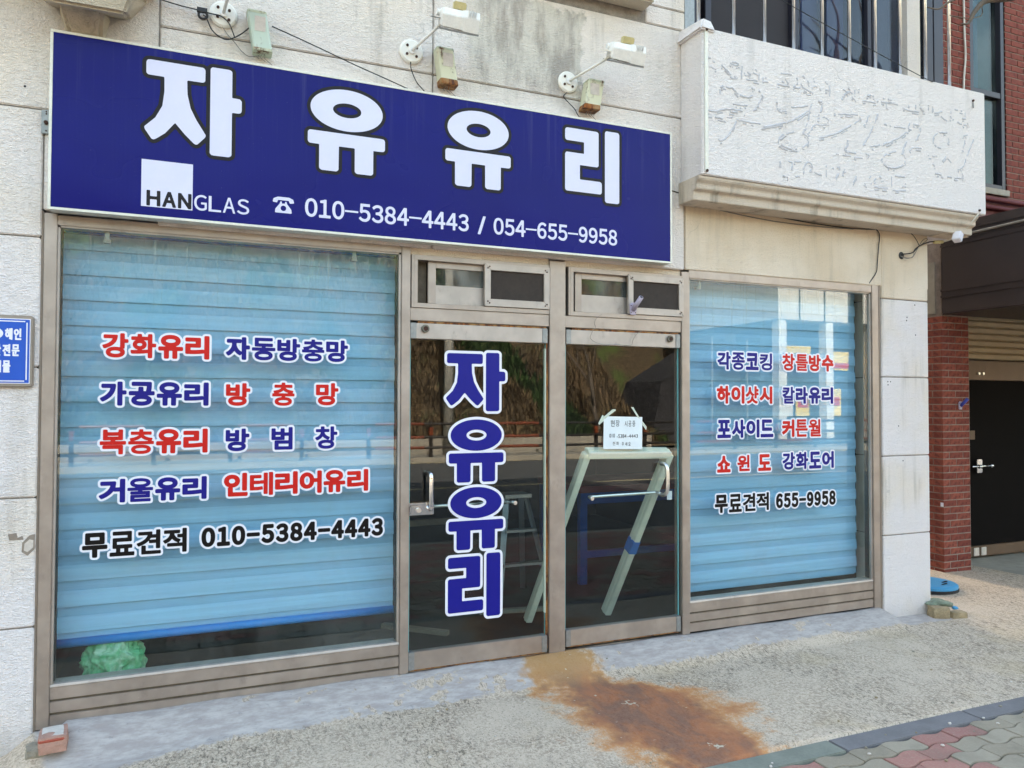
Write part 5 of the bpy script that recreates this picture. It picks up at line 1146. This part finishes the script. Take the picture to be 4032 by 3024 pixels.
bag = lump('plastic_bag', 'crumpled green plastic bag behind the glass under the left blind', 'bag', 'bag', (-.385, .21, .185), (.125, .075, .135), 4, .5, 0, 5, False)
# scattered pebbles
pbm = None
for i in range(70):
    x = RND.uniform(-.4, 6.2); y = RND.uniform(-2.1, -.1)
    if i < 26: y = RND.uniform(-1.7, -1.2); x = RND.uniform(2.3, 5.2)
    s = RND.uniform(.0035, .009); z_ = (apron_z(x, y) if y > -1.4 else -.150)
    lump('pebble', None, None, ('whitewash', 'rock', 'whitewash', 'rock2')[i % 4], (x, y, z_+s*.35), (s*1.2, s, s*.7), i, .2, RND.uniform(0, 3), 1, False, ap)

# ================================================================== INSIDE THE SHOP
wfm = thing('pvc_window_frame', 'pale white window frame leaning inside the right glass door', 'window frame', (2.55, .5, 0))
tl, trr, brr, bll = Vector((2.425, .05, 1.262)), Vector((3.075, .05, 1.25)), Vector((2.90, .62, .01)), Vector((2.25, .62, .02))
fn = (trr-tl).cross(bll-tl).normalized()
for n_, a, b, w in (('head', tl, trr, .085), ('jamb', tl, bll, .06), ('jamb', trr, brr, .08)):
    p = MB().bar(a, b, .05, w, (fn if n_ in ('head', 'foot') else fn)).build(n_, 'pvc', wfm, .004)
    q = (b-a).normalized(); MB().bar(a-fn*.001, b-fn*.001, .056, .018, fn).build('track', 'alu2' if False else 'pvc', p, .002)
m_ = trr.lerp(brr, .52); MB().bar(m_, trr.lerp(brr, .60), .062, .085, fn).build('tape_band', 'bluetape', wfm, .004)
bl = thing('workbench', 'blue steel workbench in the dim shop behind the right door', 'workbench', (3.8, 1.8, 0))
MB().box(3.15, 4.9, 1.5, 2.4, .80, .86).build('bench_top', 'benchred', bl, .004)
for x_ in (3.16, 4.82):
    for y_ in (1.52, 2.32): box('leg', 'benchblue', bl, x_, x_+.07, y_, y_+.06, -.01, .80, .003)
MB().box(3.16, 4.89, 1.51, 1.56, .70, .80).build('apron_rail', 'benchblue', bl, .003); box('stretcher', 'benchblue', bl, 3.23, 4.82, 1.53, 1.57, .22, .28, .003)
ldr = thing('step_ladder', 'aluminium step ladder standing inside behind the left door', 'ladder', (2.4, 1.25, 0))
for a, b in (((2.30, 1.15, .84), (2.16, .95, 0)), ((2.47, 1.15, .84), (2.62, .95, 0)), ((2.30, 1.25, .84), (2.14, 1.6, 0)), ((2.47, 1.25, .84), (2.64, 1.6, 0))): MB().bar(a, b, .045, .022).build('rail', 'ladder', ldr, .002)
MB().box(2.27, 2.50, 1.1, 1.3, .84, .87).build('platform', 'ladder', ldr, .003)
for t in (.3, .6): MB().bar(Vector((2.30, 1.15, .84)).lerp((2.16, .95, 0), t), Vector((2.47, 1.15, .84)).lerp((2.62, .95, 0), t), .07, .02).build('step', 'ladder', ldr)
for i, (a, b) in enumerate((((1.25, .9, .02), (1.62, .55, .02)), ((2.0, .95, .02), (2.55, .85, .02)), ((1.3, 2.2, .5), (2.5, 2.2, .52)))):
    o = MB().bar(a, b, .05, .03 if i < 2 else .06).build('timber_batten', 'timber'); tag(o, ('pale batten lying slantwise on the floor inside the left door', 'pale batten lying on the floor beneath the step ladder', 'pale rail across the back of the shop behind the left door')[i], 'batten')
tag(MB().box(1.3, 2.5, 2.15, 2.6, -.01, .49).build('storage_crate', 'infloor'), 'dark low storage crate at the back of the shop', 'crate')

# bare street tree whose twigs hang into the top right corner
stt = thing('street_tree', 'leafless street tree whose bare twigs reach into the top right corner', 'tree', (7.6, -2.6, -.17))
MB().tube(curve([(7.6, -2.6, -.2), (7.62, -2.6, 1.5), (7.55, -2.5, 3.2), (7.5, -2.4, 5.2)], 6), [.11-.003*i for i in range(19)], 10).build('trunk', 'bark', stt, 0, True)
tw_ = MB()
tw_.tube(curve([(7.53, -2.45, 4.3), (6.9, -1.6, 4.75), (6.3, -.9, 4.86), (5.9, -.55, 4.80), (5.66, -.5, 4.745), (5.52, -.5, 4.63), (5.44, -.5, 4.52), (5.36, -.5, 4.50)], 6), [.05*(1-i/46) for i in range(43)], 6)
tw_.tube(curve([(6.3, -.9, 4.86), (5.8, -.6, 4.78), (5.5, -.5, 4.76), (5.24, -.5, 4.645), (5.12, -.5, 4.565), (4.998, -.5, 4.552)], 5), [.016*(1-i/34) for i in range(26)], 5)
tw_.tube(curve([(5.6, -.5, 4.68), (5.59, -.5, 4.61), (5.45, -.5, 4.56), (5.30, -.5, 4.545), (5.24, -.5, 4.54)], 4), .0035, 5); tw_.tube([(5.24, -.5, 4.645), (5.23, -.49, 4.72), (5.27, -.48, 4.80)], .003, 5)
for a in ((6.9, -1.6, 4.75), (7.5, -2.4, 5.0), (7.5, -2.4, 5.2)):
    for k in range(4):
        d = Vector((RND.uniform(-1, 1), RND.uniform(-1, .2), RND.uniform(.5, 1.2))); p = Vector(a); tw_.tube(curve([p, p+d*.5, p+d*.9+Vector((.1, .1, .1)), p+d*1.5], 4), [.03*(1-i/15) for i in range(13)], 6)
tw_.build('crown', 'bark', stt, 0, True)

bpy.data.objects.remove(_fo)
